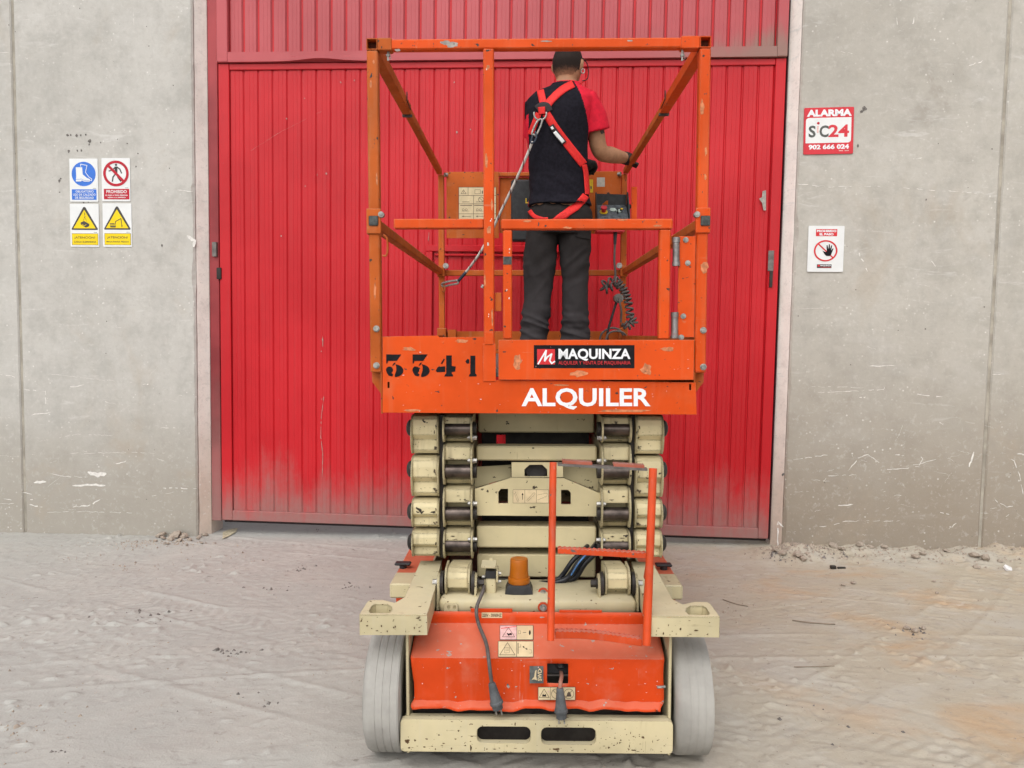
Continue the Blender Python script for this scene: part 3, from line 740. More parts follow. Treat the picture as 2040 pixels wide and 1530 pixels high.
ink.poly('bare_metal_patch', 'bare_patch', [(1512, 396), (1518, 393), (1519, 381), (1526, 379), (1526, 419), (1521, 419), (1518, 404)], (), 1)
ink.done()
bmd = B(); rnd = random.Random(9)                                     # paint nicks and dents
for px, py in [(905, 164), (910, 263), (937, 258), (642, 676), (641, 795), (706, 160), (679, 164), (607, 196), (571, 236), (560, 470), (1250, 410), (885, 700), (640, 700), (608, 371), (632, 348), (650, 346)]:
    p = W(px, py, DOOR_Y + .003); r = rnd.uniform(.003, .007)
    vv = [bmd.verts.new((p.x + r * rnd.uniform(.5, 1.1) * math.cos(k * .7), .0035, p.z + r * rnd.uniform(.6, 1.5) * math.sin(k * .7))) for k in range(9)]; bmd.faces.new(vv)
for pts_, w_ in (([(643, 670), (643, 690)], .0035), ([(645, 790), (640, 830), (639, 870), (643, 905), (642, 950)], .0022), ([(500, 300), (560, 262), (640, 222)], .0012), ([(855, 460), (853, 480)], .002)):
    pr_ = None
    for (xa_, ya_), (xb_, yb_) in zip(pts_, pts_[1:]):
        for q_ in range(9):
            t_ = q_ / 8; p = W(xa_ + (xb_ - xa_) * t_, ya_ + (yb_ - ya_) * t_, DOOR_Y + .003); ww = w_ * rnd.uniform(.2, 1)
            row = (bmd.verts.new((p.x - ww, .0033, p.z)), bmd.verts.new((p.x + ww, .0033, p.z)))
            if pr_ and rnd.random() > .12: bmd.faces.new((pr_[0], pr_[1], row[1], row[0]))
            pr_ = row
tag(obj('paint_nicks', bmd, 'bare_patch', door), kind='stuff')

# ------------------------------------------------------------------ wall signs
def sign(name, corners, units, board, thick, label, cat, rot=0.0, group=None):
    (x0, y0), (x1, y1) = corners
    a = W(x0, y0, -.004); c_ = W(x1, y1, -.004); w, h = c_.x - a.x, a.z - c_.z
    Mx = WALL @ Matrix.Translation(((a.x + c_.x) / 2, -.0015, (a.z + c_.z) / 2)) @ Matrix.Rotation(R(rot), 4, 'Y')
    bm = B(); plate(bm, rrect(-w / 2, -h / 2, w / 2, h / 2, .006), (), XZ, 0, -thick)
    o = obj(name, bm, board); o.matrix_world = Mx; tag(o, label, cat, group)
    f3 = lambda u, v_, d: Vector((-w / 2 + w * u / units[0], -thick - d, h / 2 - h * v_ / units[1]))
    return o, Ink(f3, o)
SG = 'safety signs on the left wall'
# units are tenths of the zoomed drawing
o, k = sign('safety_sign', ((138, 316), (196, 402)), (44, 66), 'sign_white', .003, 'blue and white sign with a safety boot, upper left of four', 'sign', 0, SG)
k.circ('pictogram_disc', 'sign_blue', 22, 23.5, 18.7, 0, 1); k.rect('caption_field', 'sign_blue', 3, 47, 41.5, 63, 1)
k.poly('boot_symbol', 'sign_white', [(10, 13.2), (20, 13.2), (20.5, 24), (27, 29.5), (32, 31.5), (31.5, 35), (23, 35.2), (19, 33.4), (18, 35), (9.8, 35), (10.6, 27)], (), 2)
k.line('boot_symbol', 'sign_white', [(17.7, 12), (17.8, 8.5), (27.5, 10.5), (25, 21), (30, 28), (34.5, 31), (34.2, 34), (31.5, 33.2)], .9, 2.3)
k.line('boot_symbol', 'sign_blue', [(10, 31.8), (18.5, 31.4), (23, 33.5), (31, 33.3)], .5, 3)
for t_, y0, y1, x0, x1 in (('OBLIGATORIO', 48.6, 52, 9, 37), ('USO DE CALZADO', 53.4, 56.8, 5, 40), ('DE SEGURIDAD', 58.2, 61.6, 8, 37)): k.text('lettering#' + t_, 'sign_white', t_, x0, y0, x1, y1, .015, 2)
k.rect('small_print', 'dark_ink', 36, 45.2, 41, 45.7, 1); k.done()
o, k = sign('safety_sign', ((202, 315), (260, 401)), (44, 66), 'sign_white', .003, 'red and white no entry sign with a crossed-out walking figure', 'sign', 0, SG)
k.circ('prohibition_ring', 'sign_red', 22.3, 23.5, 19.8, 15.8, 3)
k.circ('walker_symbol', 'dark_ink', 22.6, 10.3, 1.8, 0, 2)
for pts, w in (([(22.5, 14), (22.5, 24)], 4.2), ([(21.5, 13.6), (17.5, 18), (11.5, 19.8)], 1.7), ([(24, 13.6), (28.5, 17), (31, 23)], 1.9), ([(21.6, 24), (17.6, 29), (16.6, 35.5)], 1.9), ([(23.6, 23.5), (25.5, 29.5), (29.5, 35.2)], 2.2)): k.line('walker_symbol', 'dark_ink', pts, w, 2)
k.line('prohibition_bar', 'sign_red', [(10, 11), (34.5, 36)], 4, 3.5)
k.rect('caption_field', 'sign_red', 3, 47, 42.5, 63.2, 1)
k.text('lettering', 'sign_white', 'PROHIBIDO', 7, 48.8, 38.5, 53.8, .02, 2)
k.text('lettering#2', 'sign_white', 'EL PASO A TODA PERSONA', 5.5, 55.8, 40, 58, .03, 2); k.text('lettering#3', 'sign_white', 'AJENA A LA EMPRESA', 8.5, 59.4, 37, 61.6, .03, 2)
k.rect('small_print', 'dark_ink', 36, 45.2, 41, 45.7, 1); k.done()
def warn(corners, label, cap):
    o, k = sign('safety_sign', corners, (44, 66), 'sign_white', .003, label, 'sign', 0, SG)
    k.poly('warning_triangle', 'dark_ink', [(22, 4.5), (24, 5.6), (42.5, 38.5), (41.5, 40), (2.6, 40), (2, 38.5), (20.3, 5.6)], (), 1)
    k.poly('warning_field', 'sign_yellow', [(22, 9), (39.2, 37.6), (5, 37.6)], (), 2)
    k.rect('caption_field', 'line_ink', 2.4, 45.4, 42.6, 63.2, 1); k.rect('caption_field', 'sign_yellow', 2.9, 45.9, 42.1, 62.7, 2)
    k.text('lettering', 'dark_ink', '¡ATENCIÓN!', 6.5, 49.2, 38, 54.2, .012, 3); k.text('lettering#2', 'dark_ink', cap, 5.5, 57, 39.5, 59.8, .012, 3)
    k.rect('small_print', 'dark_ink', 36, 43.4, 41, 43.9, 1)
    return o, k
o, k = warn(((139, 406), (198, 492)), 'yellow warning sign with a hanging load, lower left of four', 'CARGA SUSPENDIDA')
k.line('load_symbol', 'dark_ink', [(22.8, 13.5), (22.8, 17)], .9, 3); k.line('load_symbol', 'dark_ink', [(22.8, 18.5), (23.3, 20.3), (22.2, 21)], .8, 3)
k.line('load_symbol', 'dark_ink', [(22.6, 21), (20, 26)], .4, 3); k.line('load_symbol', 'dark_ink', [(23, 21), (26, 27)], .4, 3)
k.poly('load_symbol', 'dark_ink', [(16.5, 28.6), (21.5, 26.2), (29.6, 31), (29.3, 34), (24.4, 36.6), (16.3, 31.5)], (), 3); k.line('load_symbol', 'sign_yellow', [(18.5, 31.6), (22, 33.6), (25, 32)], .7, 4); k.done()
o, k = warn(((204, 405), (263, 492)), 'yellow warning sign with a digger, lower right of four', 'MAQUINARIA PESADA')
k.rect('digger_symbol', 'dark_ink', 11, 30.2, 18, 31.5, 3); k.rect('digger_symbol', 'dark_ink', 11, 32.4, 20.5, 33.4, 3); k.poly('digger_symbol', 'dark_ink', [(11, 34.4), (20.5, 34.4), (19.5, 36.6), (12, 36.6)], (), 3)
k.line('digger_symbol', 'dark_ink', [(19.2, 31), (20, 27.5), (28, 23), (29.3, 33)], 1.1, 3); k.poly('digger_symbol', 'dark_ink', [(28.6, 32.5), (30.8, 34), (29, 36.4), (28.6, 35)], (), 3); k.done()

o, k = sign('alarm_sign', ((1603, 214.5), (1698, 307)), (94, 94), 'alarm_red', .006, 'red alarm company plate reading ALARMA with a phone number', 'sign', -1.1)
k.text('lettering', 'white_ink', 'ALARMA', 5, 4, 90, 18, .055, 1)
k.poly('logo_field', 'sign_white', rrect(3.5, 20.5, 89.5, 71.5, 6)[:5] + rrect(3.5, 20.5, 89.5, 71.5, .3)[5:10] + rrect(3.5, 20.5, 89.5, 71.5, 6)[10:15] + rrect(3.5, 20.5, 89.5, 71.5, .3)[15:], (), 1)
k.text('logo_lettering', 'grey_label', 'S', 9, 36, 22.5, 60, .03, 2); k.text('logo_lettering', 'grey_label', 'C', 29.5, 36, 47, 60, .03, 2)
k.text('logo_number', 'alarm_red', '24', 46.5, 35, 85.5, 60, .03, 2); k.circ('logo_dot', 'sign_red', 27, 31.5, 2.6, 0, 2); k.rect('logo_stem', 'label_pink', 24.8, 37, 27.8, 51, 2)
k.text('phone_number', 'white_ink', '902 666 024', 9.5, 74.5, 86, 84.5, .045, 1); k.rect('small_print', 'label_pink', 67, 87, 75, 88.6, 1); k.rect('small_print', 'label_pink', 78, 87, 86, 88.6, 1); k.done()

o, k = sign('no_entry_sign', ((1611, 450), (1678.5, 542)), (60, 85), 'sign_white', .007, 'white no entry plate with a black open hand in a red circle', 'sign', -.3)
k.rect('caption_field', 'red_ink', 12.5, 6, 48, 19, 1); k.text('lettering', 'white_ink', 'PROHIBIDO', 14, 7.4, 46.5, 11.6, .05, 2); k.text('lettering#2', 'white_ink', 'EL PASO', 18.5, 13.2, 42, 17.6, .05, 2)
k.line('prohibition_bar', 'red_ink', [(16.5, 32.5), (42.5, 59)], 2.4, 2)
k.circ('prohibition_ring', 'red_ink', 29.7, 46, 19.8, 17, 3)
hand = [(26, 47), (24.3, 45.6), (28.5, 53), (31, 55.5), (36.5, 55.8), (39, 53), (42.7, 41.8), (41.6, 41.2), (38.8, 45.4), (40.2, 36.2), (38.6, 35.8), (36.8, 43.6), (36.4, 34), (34.6, 34), (34.2, 43.5), (32.4, 35.6), (30.8, 36), (31.6, 47), (30.4, 48.5)]
k.poly('hand_symbol', 'black_ink', hand, (), 4)
k.rect('maker_label', 'dark_ink', 16, 71, 40.5, 78, 1); k.rect('maker_mark', 'red_ink', 17.3, 72, 21, 75.2, 2); k.text('lettering#3', 'white_ink', 'MAQUINZA', 22, 72, 39.5, 75, .03, 2); k.rect('small_print', 'red_ink', 22, 76, 39.5, 76.8, 2); k.done()

# ------------------------------------------------------------------ scissor lift
lift = empty('scissor_lift', LIFT)
tag(lift, 'orange and cream scissor lift with guard rails, lowered in front of the red door', 'scissor lift')
def part(name, fn, mat, parent=lift, auto=None, label=None):
    bm = B(); fn(bm); o_ = obj(name, bm, mat, parent, auto=auto)
    if label: o_['label'] = label
    return o_
F = .24
T = .038                                                  # rail tube
ZT = 2.392; ZM = L(790, 446, F).z; XS = .569; YB = 2.32
FLOOR = 1.28
# ---- deck and toe boards
part('deck_floor', lambda b_: box(b_, -.54, .54, F + .01, YB, FLOOR - .03, FLOOR, .003), 'galv')
part('deck_beam', lambda b_: [box(b_, x0, x0 + .06, F + .03, YB - .02, 1.13, FLOOR - .031) for x0 in (-.46, .40)], 'orange_old')
part('side_toe_board', lambda b_: box(b_, -.553, -.548, F + .006, YB, 1.12, 1.392), 'orange_old')
part('side_toe_board', lambda b_: box(b_, .548, .553, F + .006, YB, 1.12, 1.392), 'orange_old')
zt = L(1000, 660, YB).z
part('rear_toe_board', lambda b_: box(b_, -.548, .548, YB, YB + .004, FLOOR - .1, zt), 'orange_old')
# front panel: L-shaped sheet, gap for the gate
def front_panel(b_):
    pts = [(762, 671), (786, 670), (872, 668.5), (876, 672), (960, 671), (986, 674), (988, 757), (1386, 762), (1388, 826), (762, 822)]
    P2 = [(p.x, p.z) for p in (L(x, y, F) for x, y in pts)]
    sl1 = [(p.x, p.z) for p in (L(x, y, F) for x, y in ((772, 761), (776, 761), (776, 773), (772, 773)))]
    sl2 = [(p.x, p.z) for p in (L(x, y, F) for x, y in ((1373, 765), (1377, 765), (1377, 777), (1373, 777)))]
    plate(b_, P2, [sl1, sl2], XZ, F, F + .004)
    a = L(762, 672, F); c_ = L(985, 672, F); box(b_, a.x, c_.x, F + .0045, F + .03, a.z - .003, a.z - .0005)
panel = part('front_panel', front_panel, 'orange')
part('post_foot_plate', lambda b_: pbox(b_, 962, 685, 988, 760, F - .004, F - .0005, .001), 'orange')
part('panel_bracket', lambda b_: box(b_, -.52, -.47, YB - .04, YB - .002, FLOOR, zt + .01), 'orange_old')
a = L(868, 655, YB - .06)
part('rail_socket', lambda b_: box(b_, -.585, -.53, YB - .05, YB + .02, 1.30, zt + .02, .003), 'orange_old')
part('rail_socket', lambda b_: box(b_, .53, .585, YB - .05, YB + .02, 1.30, zt + .02, .003), 'orange_old')
# ---- corner posts
for s in (-1, 1):
    zb = L(742, 742, F).z; zc = L(745, 462, F).z
    part('corner_post', lambda b_: box(b_, s * XS - T / 2, s * XS + T / 2, F, F + T, zb, ZT - T / 2 - .0008, .004), 'orange_old' if s < 0 else 'orange')
    zk0, zk1 = L(745, 466, F).z, L(745, 416, F).z
    cl = part('rail_clamp', lambda b_: [box(b_, s * XS - T / 2 - .006, s * XS + T / 2 + .006, F - .007, F - .0006, zk0, zk1, .002), box(b_, s * XS + s * (T / 2 + .0006), s * XS + s * (T / 2 + .006), F - .0005, F + .05, zk0, zk1, .0)], 'orange_old' if s < 0 else 'orange')
    ce = L(745 if s < 0 else 1404, 440.5, F)
    part('tube_end_cap', lambda b_: box(b_, ce.x - .0165, ce.x + .0165, F - .012, F - .0075, ce.z - .017, ce.z + .017, .003), 'capgrey', cl)
    bp = L(759 if s < 0 else 1389, 427, F - .01)
    part('clamp_bolt', lambda b_: (cyl(b_, (bp.x, F + .01, bp.z), (bp.x, F - .012, bp.z), .010, 18), cyl(b_, (bp.x, F - .012, bp.z), (bp.x, F - .016, bp.z), .006, 12)), 'zinc', cl)
    # foot gusset below the post
    gx0, gx1 = sorted((s * .590, s * .5535)); z0_ = L(742, 742, F).z
    part('post_gusset', lambda b_: plate(b_, [(s * .590, z0_ + .12), (s * .590, z0_ - .035), (s * .5535, z0_ - .085), (s * .5535, z0_ + .12)], (), XZ, F + T + .002, F + T + .010), 'orange_old')
    for py in ((655, 728) if s < 0 else (658, 731)):
        bp2 = L(750 if s < 0 else 1401, py, F)
        part('post_bolt', lambda b_: hexbolt(b_, (bp2.x, F - .0005, bp2.z), (0, -1, 0), .0085, .007), 'zinc')
    # side rails: long outer sleeve and thinner inner tube
    ym = F + .78
    def sleeve(b_):
        w = T / 2; t = .003
        for (x0, x1, z0, z1) in ((-w, w, w - t, w), (-w, w, -w, -w + t), (-w, -w + t, -w + t, w - t), (w - t, w, -w + t, w - t)):
            box(b_, s * XS + x0, s * XS + x1, F - .001, ym, ZT + z0, ZT + z1)
    sr = part('side_top_rail', sleeve, 'orange_old' if s < 0 else 'orange')
    part('bore_shade_plate', lambda b_: box(b_, s * XS - T / 2 + .0032, s * XS + T / 2 - .0032, F + .03, F + .034, ZT - T / 2 + .0032, ZT + T / 2 - .0032), 'inside', sr)  # dark plate painted as the shade inside the open tube end
    part('inner_rail', lambda b_: box(b_, s * XS - .0155, s * XS + .0155, F + .2, YB, ZT - .0155, ZT + .0155, .002), 'orange_old', sr)
    part('rail_stop', lambda b_: box(b_, s * XS - T / 2 - .003, s * XS + T / 2 + .003, ym + .0005, ym + .02, ZT - T / 2 - .008, ZT - .016, .002), 'capgrey', sr)
    part('lock_pin', lambda b_: tube(b_, [(s * (XS - T / 2 - .006), ym - .16, ZT + .03), (s * (XS - T / 2 - .006), ym - .16, ZT - .005), (s * (XS - T / 2 - .004), ym - .05, ZT - .012)], .0025, 6), 'dark_metal', sr)
    part('side_mid_rail', lambda b_: box(b_, s * (XS) - .017, s * (XS) + .017, F + T + .0008, YB - .02, ZM - .018, ZM + .018, .003), 'orange_old')
    part('rear_post', lambda b_: box(b_, s * .561 - .0175, s * .561 + .0175, YB - .002, YB + .033, FLOOR, ZT - .0165, .003), 'orange_old')
    part('rail_joint', lambda b_: box(b_, s * .561 - .023, s * .561 + .023, YB - .03, YB - .0025, ZM - .03, ZM + .035, .003), 'orange_old')
    bpm = (s * .53, YB - .02, ZM + .035)
    part('joint_bolt', lambda b_: (cyl(b_, bpm, (bpm[0], YB - .045, bpm[2]), .017, 16), cyl(b_, (bpm[0], YB - .0455, bpm[2]), (bpm[0], YB - .050, bpm[2]), .008, 12)), 'zinc')
# hook loop on the left clamp
hp = [L(x, y, F - .006) for x, y in ((764, 468), (771, 476), (772, 498), (769, 509), (762, 509))]
part('hook_loop', lambda b_: tube(b_, smooth_path(hp, 4), .0035, 6), 'orange_old')
# ---- front rails
zl, zr = L(760, 92, F).z, L(1390, 87, F).z
part('top_rail', lambda b_: box(b_, -XS + T / 2 + .0008, XS - T / 2 - .0008, F + .002, F + T - .002, ZT - .0175, ZT + .0165, .004), 'orange')
for s, p0, p1 in ((-1, 752, 780), (1, 1357, 1398)):
    a_, c_ = L(p0, 90, F).x, L(p1, 90, F).x
    part('rail_sleeve', lambda b_: box(b_, max(a_, -XS + T / 2 + .001), min(c_, XS - T / 2 - .001), F - .002, F + T + .001, ZT - T / 2 - .002, ZT + T / 2 + .001, .002), 'orange_old' if s < 0 else 'orange')
    pp = L(773 if s < 0 else 1359, 108, F + .015)
    part('lock_pin', lambda b_: (tube(b_, [pp + Vector((0, 0, .02)), pp - Vector((0, 0, .022))], .0035, 8), cyl(b_, pp - Vector((0, 0, .002)), pp - Vector((0, 0, .007)), .007, 8), tube(b_, [pp + Vector((.004, 0, .01)), pp + Vector((.010, 0, -.015)), pp + Vector((.003, 0, -.02))], .0013, 5)), 'zinc')
a_ = L(963, 300, F).x; c_ = L(984, 300, F).x; z0_ = L(975, 690, F).z
part('middle_post', lambda b_: box(b_, a_, c_, F - .006 + .002, F + .032, z0_, ZT - .0185, .004), 'orange')
xm1 = a_ - .0008; xm0 = L(784, 446, F).x; xm2 = c_
part('mid_rail', lambda b_: box(b_, xm0, xm1, F + .0, F + .034, L(800, 455, F).z, L(800, 436, F).z, .003), 'orange')
# rear mid rail and rear panels
part('rear_mid_rail', lambda b_: box(b_, -.5425, .5425, YB, YB + .03, ZM - .022, ZM + .012, .003), 'orange_old')
ztp = L(950, 343, YB).z; zpb = L(950, 475, YB).z; zrb = L(1200, 466, YB).z
xa, xb = L(890, 400, YB).x, L(994, 400, YB).x; xc_, xd = L(1168, 400, YB).x, L(1236, 400, YB).x
rp = part('rear_panel', lambda b_: box(b_, xa, xb, YB - .012, YB - .008, zpb, ztp, .001), 'orange_old')
rp2 = part('rear_panel', lambda b_: box(b_, xc_, xd, YB - .012, YB - .008, zrb, ztp, .001), 'orange_old')
part('rear_panel', lambda b_: box(b_, xb + .002, xc_ - .002, YB + .02, YB + .024, zrb + .01, ztp - .028), 'orange_old')
part('rear_top_rail', lambda b_: box(b_, -.5435, .5435, YB - .0075, YB + .019, ztp - .026, ztp - .002, .003), 'orange_old')
for s in (-1, 1): part('panel_bolt', lambda b_: cyl(b_, (s * .535, YB - .03, ztp - .02), (s * .52, YB - .02, ztp - .02), .012, 12), 'zinc')
# document box
xa2, xb2 = L(1018, 400, YB - .06).x, L(1085, 400, YB - .06).x
db = part('document_box', lambda b_: box(b_, xa2, xb2, YB - .06, YB + .018, L(1030, 480, YB - .06).z, L(1030, 357, YB - .06).z, .012), 'black_plastic', auto=40)
kk = Ink(lambda u, v_, d: L(u, v_, YB - .06) - Vector((0, d, 0)), db)
kk.poly('yellow_letter', 'yellow_label', [(1047, 395), (1049, 395), (1049, 403), (1052, 403), (1052, 405), (1047, 405)], (), 1); kk.done()
# warning table label on the left rear panel
kk = Ink(lambda u, v_, d: L(u, v_, YB - .012) - Vector((0, d, 0)), rp)
kk.rect('warning_table', 'label', 914, 373, 988, 437, 1)
for pts in ([(914, 389.5), (988, 389.5)], [(914, 406), (988, 406)], [(914, 426), (988, 426)], [(932.5, 373), (932.5, 389.5)], [(943.5, 390), (943.5, 437)], [(914, 373), (988, 373), (988, 437), (914, 437), (914, 373)]): kk.line('table_rule', 'line_ink', pts, .8, 2)
kk.line('table_symbol', 'line_ink', [(923.5, 378), (918.5, 386), (928.5, 386), (923.5, 378)], .8, 2); kk.line('table_symbol', 'line_ink', [(923.5, 380.5), (923.5, 384.5)], .8, 2)
kk.circ('table_symbol', 'line_ink', 958.5, 397.5, 5.5, 4.6, 2, 24); kk.line('table_symbol', 'line_ink', [(955, 394), (962, 401)], .8, 2)
for x0 in (921, 949):
    for dx in (0, 6): kk.circ('table_symbol', 'line_ink', x0 + 2 + dx, 418, 2.4, 1.7, 2, 14)
    kk.line('table_symbol', 'line_ink', [(x0 - 1, 420.5), (x0 + 14, 420.5)], .6, 2); kk.line('table_symbol', 'line_ink', [(x0 + 1, 431), (x0 + 17, 431)], .8, 2); kk.poly('table_symbol', 'line_ink', [(x0 - 1, 431), (x0 + 2.5, 429.4), (x0 + 2.5, 432.6)], (), 2)
    kk.line('table_symbol', 'line_ink', [(x0 - 4, 409), (x0 + 19, 409)], 1.4, 2); kk.line('table_symbol', 'line_ink', [(x0, 402.3), (x0 + 14, 402.3)], 1.0, 2)
kk.frame('table_symbol', 'line_ink', 946, 378, 957, 386, .7, 2); kk.rect('table_symbol', 'line_ink', 960, 380, 962, 386, 2)
kk.circ('rivet_hole', 'dark_ink', 923.5, 354.3, .9, 0, 1, 10); kk.circ('rivet_hole', 'dark_ink', 943, 354.3, .9, 0, 1, 10); kk.done()
kk = Ink(lambda u, v_, d: L(u, v_, YB - .012) - Vector((0, d, 0)), rp2)
kk.rect('yellow_sticker', 'yellow_label', 1170, 357.5, 1181.5, 383.5, 1); kk.rect('sticker_mark', 'black_ink', 1173, 369, 1175, 371.5, 2); kk.rect('sticker_mark', 'line_ink', 1176, 371, 1179, 376.5, 2)
kk.rect('pale_sticker', 'label_plain', 1189, 353.5, 1205, 372, 1); kk.done()

# ---- gate
gate = part('gate_frame', lambda b_: (box(b_, L(998, 448, F).x, L(1340, 448, F).x, F - .006, F + .03, L(1170, 457, F).z, L(1170, 436.5, F).z, .004)), 'orange')
GL0, GL1, GR0, GR1 = L(1002, 560, F).x, L(1020, 560, F).x, L(1313, 560, F).x, L(1335, 560, F).x
zg1 = L(1170, 458, F).z; zg0 = L(1010, 676, F).z
part('gate_stile', lambda b_: box(b_, GL0, GL1, F - .004, F + .028, zg0, zg1, .004), 'orange', gate)
part('gate_stile', lambda b_: box(b_, GR0, GR1, F - .004, F + .028, zg0, zg1, .004), 'orange', gate)
kp0, kp1 = L(993, 677, F - .012), L(1382, 757, F - .012)
kick = part('kick_plate', lambda b_: (box(b_, kp0.x, kp1.x, F - .012, F - .0085, kp1.z, kp0.z, .001), box(b_, kp1.x - .003, kp1.x, F - .0084, F + .025, kp1.z, kp0.z)), 'orange')
part('grip_tape', lambda b_: pbox(b_, 1002.5, 511, 1019.5, 527, F - .0055, F - .0042), 'capgrey')
part('latch_plate', lambda b_: pbox(b_, 986, 583, 999, 620, F + .01, F + .014, .001), 'orange_old')
part('latch_pin', lambda b_: tube(b_, [L(964, 568, F + .03), L(961, 574, F + .03)], .008, 10), 'zinc')
for y0, y1, x0 in ((473, 530, 1347), (622, 674, 1344)):
    h0, h1 = L(x0, y0, F + .005), L(x0, y1, F + .005)
    part('gate_hinge', lambda b_: (cyl(b_, h0, h0.lerp(h1, .18), .0135, 18), cyl(b_, h0.lerp(h1, .19), h0.lerp(h1, .83), .0120, 18), cyl(b_, h0.lerp(h1, .84), h1, .0135, 18)), 'hinge_steel', auto=40)
hx0, hx1 = L(1352, 560, F).x, L(1386, 560, F).x
hpz0, hpz1 = L(1370, 672, F).z, L(1370, 470, F).z
hpl = part('hinge_plate', lambda b_: (box(b_, hx0, hx1, F + .008, F + .014, hpz0, hpz1, .001), box(b_, hx1 + .0005, XS - T / 2 - .0005, F + .004, F + .03, hpz0, hpz1 - .03)), 'orange')
for px, py in ((1366, 478), (1370, 524), (1361, 630), (1357, 672)):
    b0 = L(px, py, F + .008)
    part('hinge_bolt', lambda b_: (cyl(b_, b0, b0 - Vector((0, .003, 0)), .0095, 16), cyl(b_, b0 - Vector((0, .003, 0)), b0 - Vector((0, .007, 0)), .0055, 8)), 'zinc', hpl)
# paint chips on the rails
rnd = random.Random(21)
def chips(name, mat, spots, y):
    bm = B()
    for px, py, r in spots:
        for q_ in range(rnd.randint(1, 3)):
            p = L(px + rnd.uniform(-3, 3), py + rnd.uniform(-4, 4), y); rr = r * rnd.uniform(.4, 1)
            vv = [bm.verts.new((p.x + rr * rnd.uniform(.3, 1.0) * math.cos(k_ * .785), y, p.z + rr * rnd.uniform(.4, 1.6) * math.sin(k_ * .785))) for k_ in range(8)]; bm.faces.new(vv)
    tag(obj(name, bm, mat, lift), kind='stuff')
chips('paint_chips', 'dark_ink', [(905, 88, .004), (950, 92, .005), (865, 90, .003), (825, 88, .003), (1140, 92, .003), (1290, 90, .003)], F - .0005 + .002)
chips('paint_chips', 'dark_ink', [(739, 150, .005), (737, 165, .003), (745, 290, .003), (748, 275, .003), (1408, 150, .003), (1400, 380, .003), (1405, 190, .003), (1400, 350, .003)], F - .0006)
chips('paint_chips', 'dark_ink', [(1073, 449, .005), (1085, 452, .005), (1282, 440, .003), (1310, 442, .003)], F - .0066)
chips('paint_chips', 'scrape', [(1012, 590, .003), (1011, 575, .003), (1015, 500, .003), (1325, 510, .002)], F - .0046)
chips('paint_chips', 'scrape', [(971, 135, .004), (975, 484, .006), (978, 440, .003), (973, 630, .003)], F - .0045)

def scuff(name, mat, quads, y):
    bm = B()
    for x0, y0, x1, y1 in quads:
        n_ = 14; cx_, cy_ = (x0 + x1) / 2, (y0 + y1) / 2; vv = []
        for k_ in range(n_):
            t = 2 * math.pi * k_ / n_; f = rnd.uniform(.55, 1.05); p = L(cx_ + (x1 - x0) / 2 * f * math.cos(t), cy_ + (y1 - y0) / 2 * f * math.sin(t), y); vv.append(bm.verts.new((p.x, y, p.z)))
        bm.faces.new(vv)
    tag(obj(name, bm, mat, lift), kind='stuff')
scuff('paint_scuffs', 'bare_patch', [(876, 80, 900, 90), (886, 82, 914, 96), (784, 97, 800, 103), (1075, 80, 1100, 84), (1248, 79, 1262, 83)], F + .0016)
scuff('paint_scuffs', 'scuff_tan', [(1394, 195, 1404, 232), (1403, 290, 1409, 312), (742, 118, 747, 128), (736, 158, 741, 176), (748, 340, 753, 372), (1402, 345, 1408, 360), (1394, 520, 1412, 545), (744, 560, 750, 600)], F - .0007)
scuff('paint_scuffs', 'scuff_tan', [(968, 128, 976, 140), (966, 300, 972, 340), (977, 395, 983, 420), (968, 448, 980, 468), (964, 545, 968, 575), (978, 610, 983, 650)], F - .0046)
scuff('paint_scuffs', 'scuff_tan', [(1040, 438, 1062, 443), (1120, 451, 1140, 456), (1230, 436, 1250, 440), (1300, 447, 1320, 452)], F - .0067)
scuff('paint_scuffs', 'scuff_tan', [(1275, 722, 1300, 750), (1310, 690, 1350, 700), (1130, 738, 1180, 752), (1020, 700, 1040, 740)], F - .0126)
scuff('paint_scuffs', 'scuff_tan', [(1180, 815, 1300, 822), (800, 690, 830, 700), (905, 675, 935, 684), (800, 815, 840, 820), (1100, 765, 1140, 770)], F - .0006)
# ---- numbers and lettering on the front
kk = Ink(lambda u, v_, d: L(u, v_, F) - Vector((0, d, 0)), panel)
def three(x, nm):
    kk.poly(nm, 'black_ink', [(x, 706), (x + 30, 706), (x + 21, 719), (x + 3.5, 719), (x + 2.5, 724), (x, 724)], (), 2)
    arc = [(x + 18.5, 725.5)] + [(x + 18 + 16 * math.cos(R(t)), 738.5 + 12.5 * math.sin(R(t))) for t in range(-75, 100, 12)] + [(x + 17, 747), (x + 20, 738), (x + 20, 731)]
    kk.poly(nm, 'black_ink', arc, (), 2.2)
    kk.circ(nm, 'black_ink', x + 6.5, 737, 7, 0, 2, 18); kk.poly(nm, 'black_ink', [(x + 1, 742), (x + 8, 741), (x + 14, 746), (x + 12, 750), (x + 5, 748.5)], (), 2.1)
    kk.poly(nm, 'black_ink', [(x + 12, 729), (x + 15, 723), (x + 19, 722), (x + 16, 727)], (), 2.3)
three(769.5, 'stencil_digit#1'); three(822, 'stencil_digit#2')
kk.poly('stencil_digit#4', 'black_ink', [(889, 708), (900, 708), (900, 729), (908, 730), (907, 740), (900, 741), (900, 745.5), (903, 746.5), (902, 750), (885, 750), (887, 745.5), (889, 744)], (), 2)
kk.poly('stencil_digit#4', 'black_ink', [(868, 739), (872, 731), (887, 729.5), (887, 741), (871, 741.5)], (), 2); kk.poly('stencil_digit#4', 'black_ink', [(878, 724), (884, 714.5), (886.5, 715.5), (881, 725.5)], (), 2)
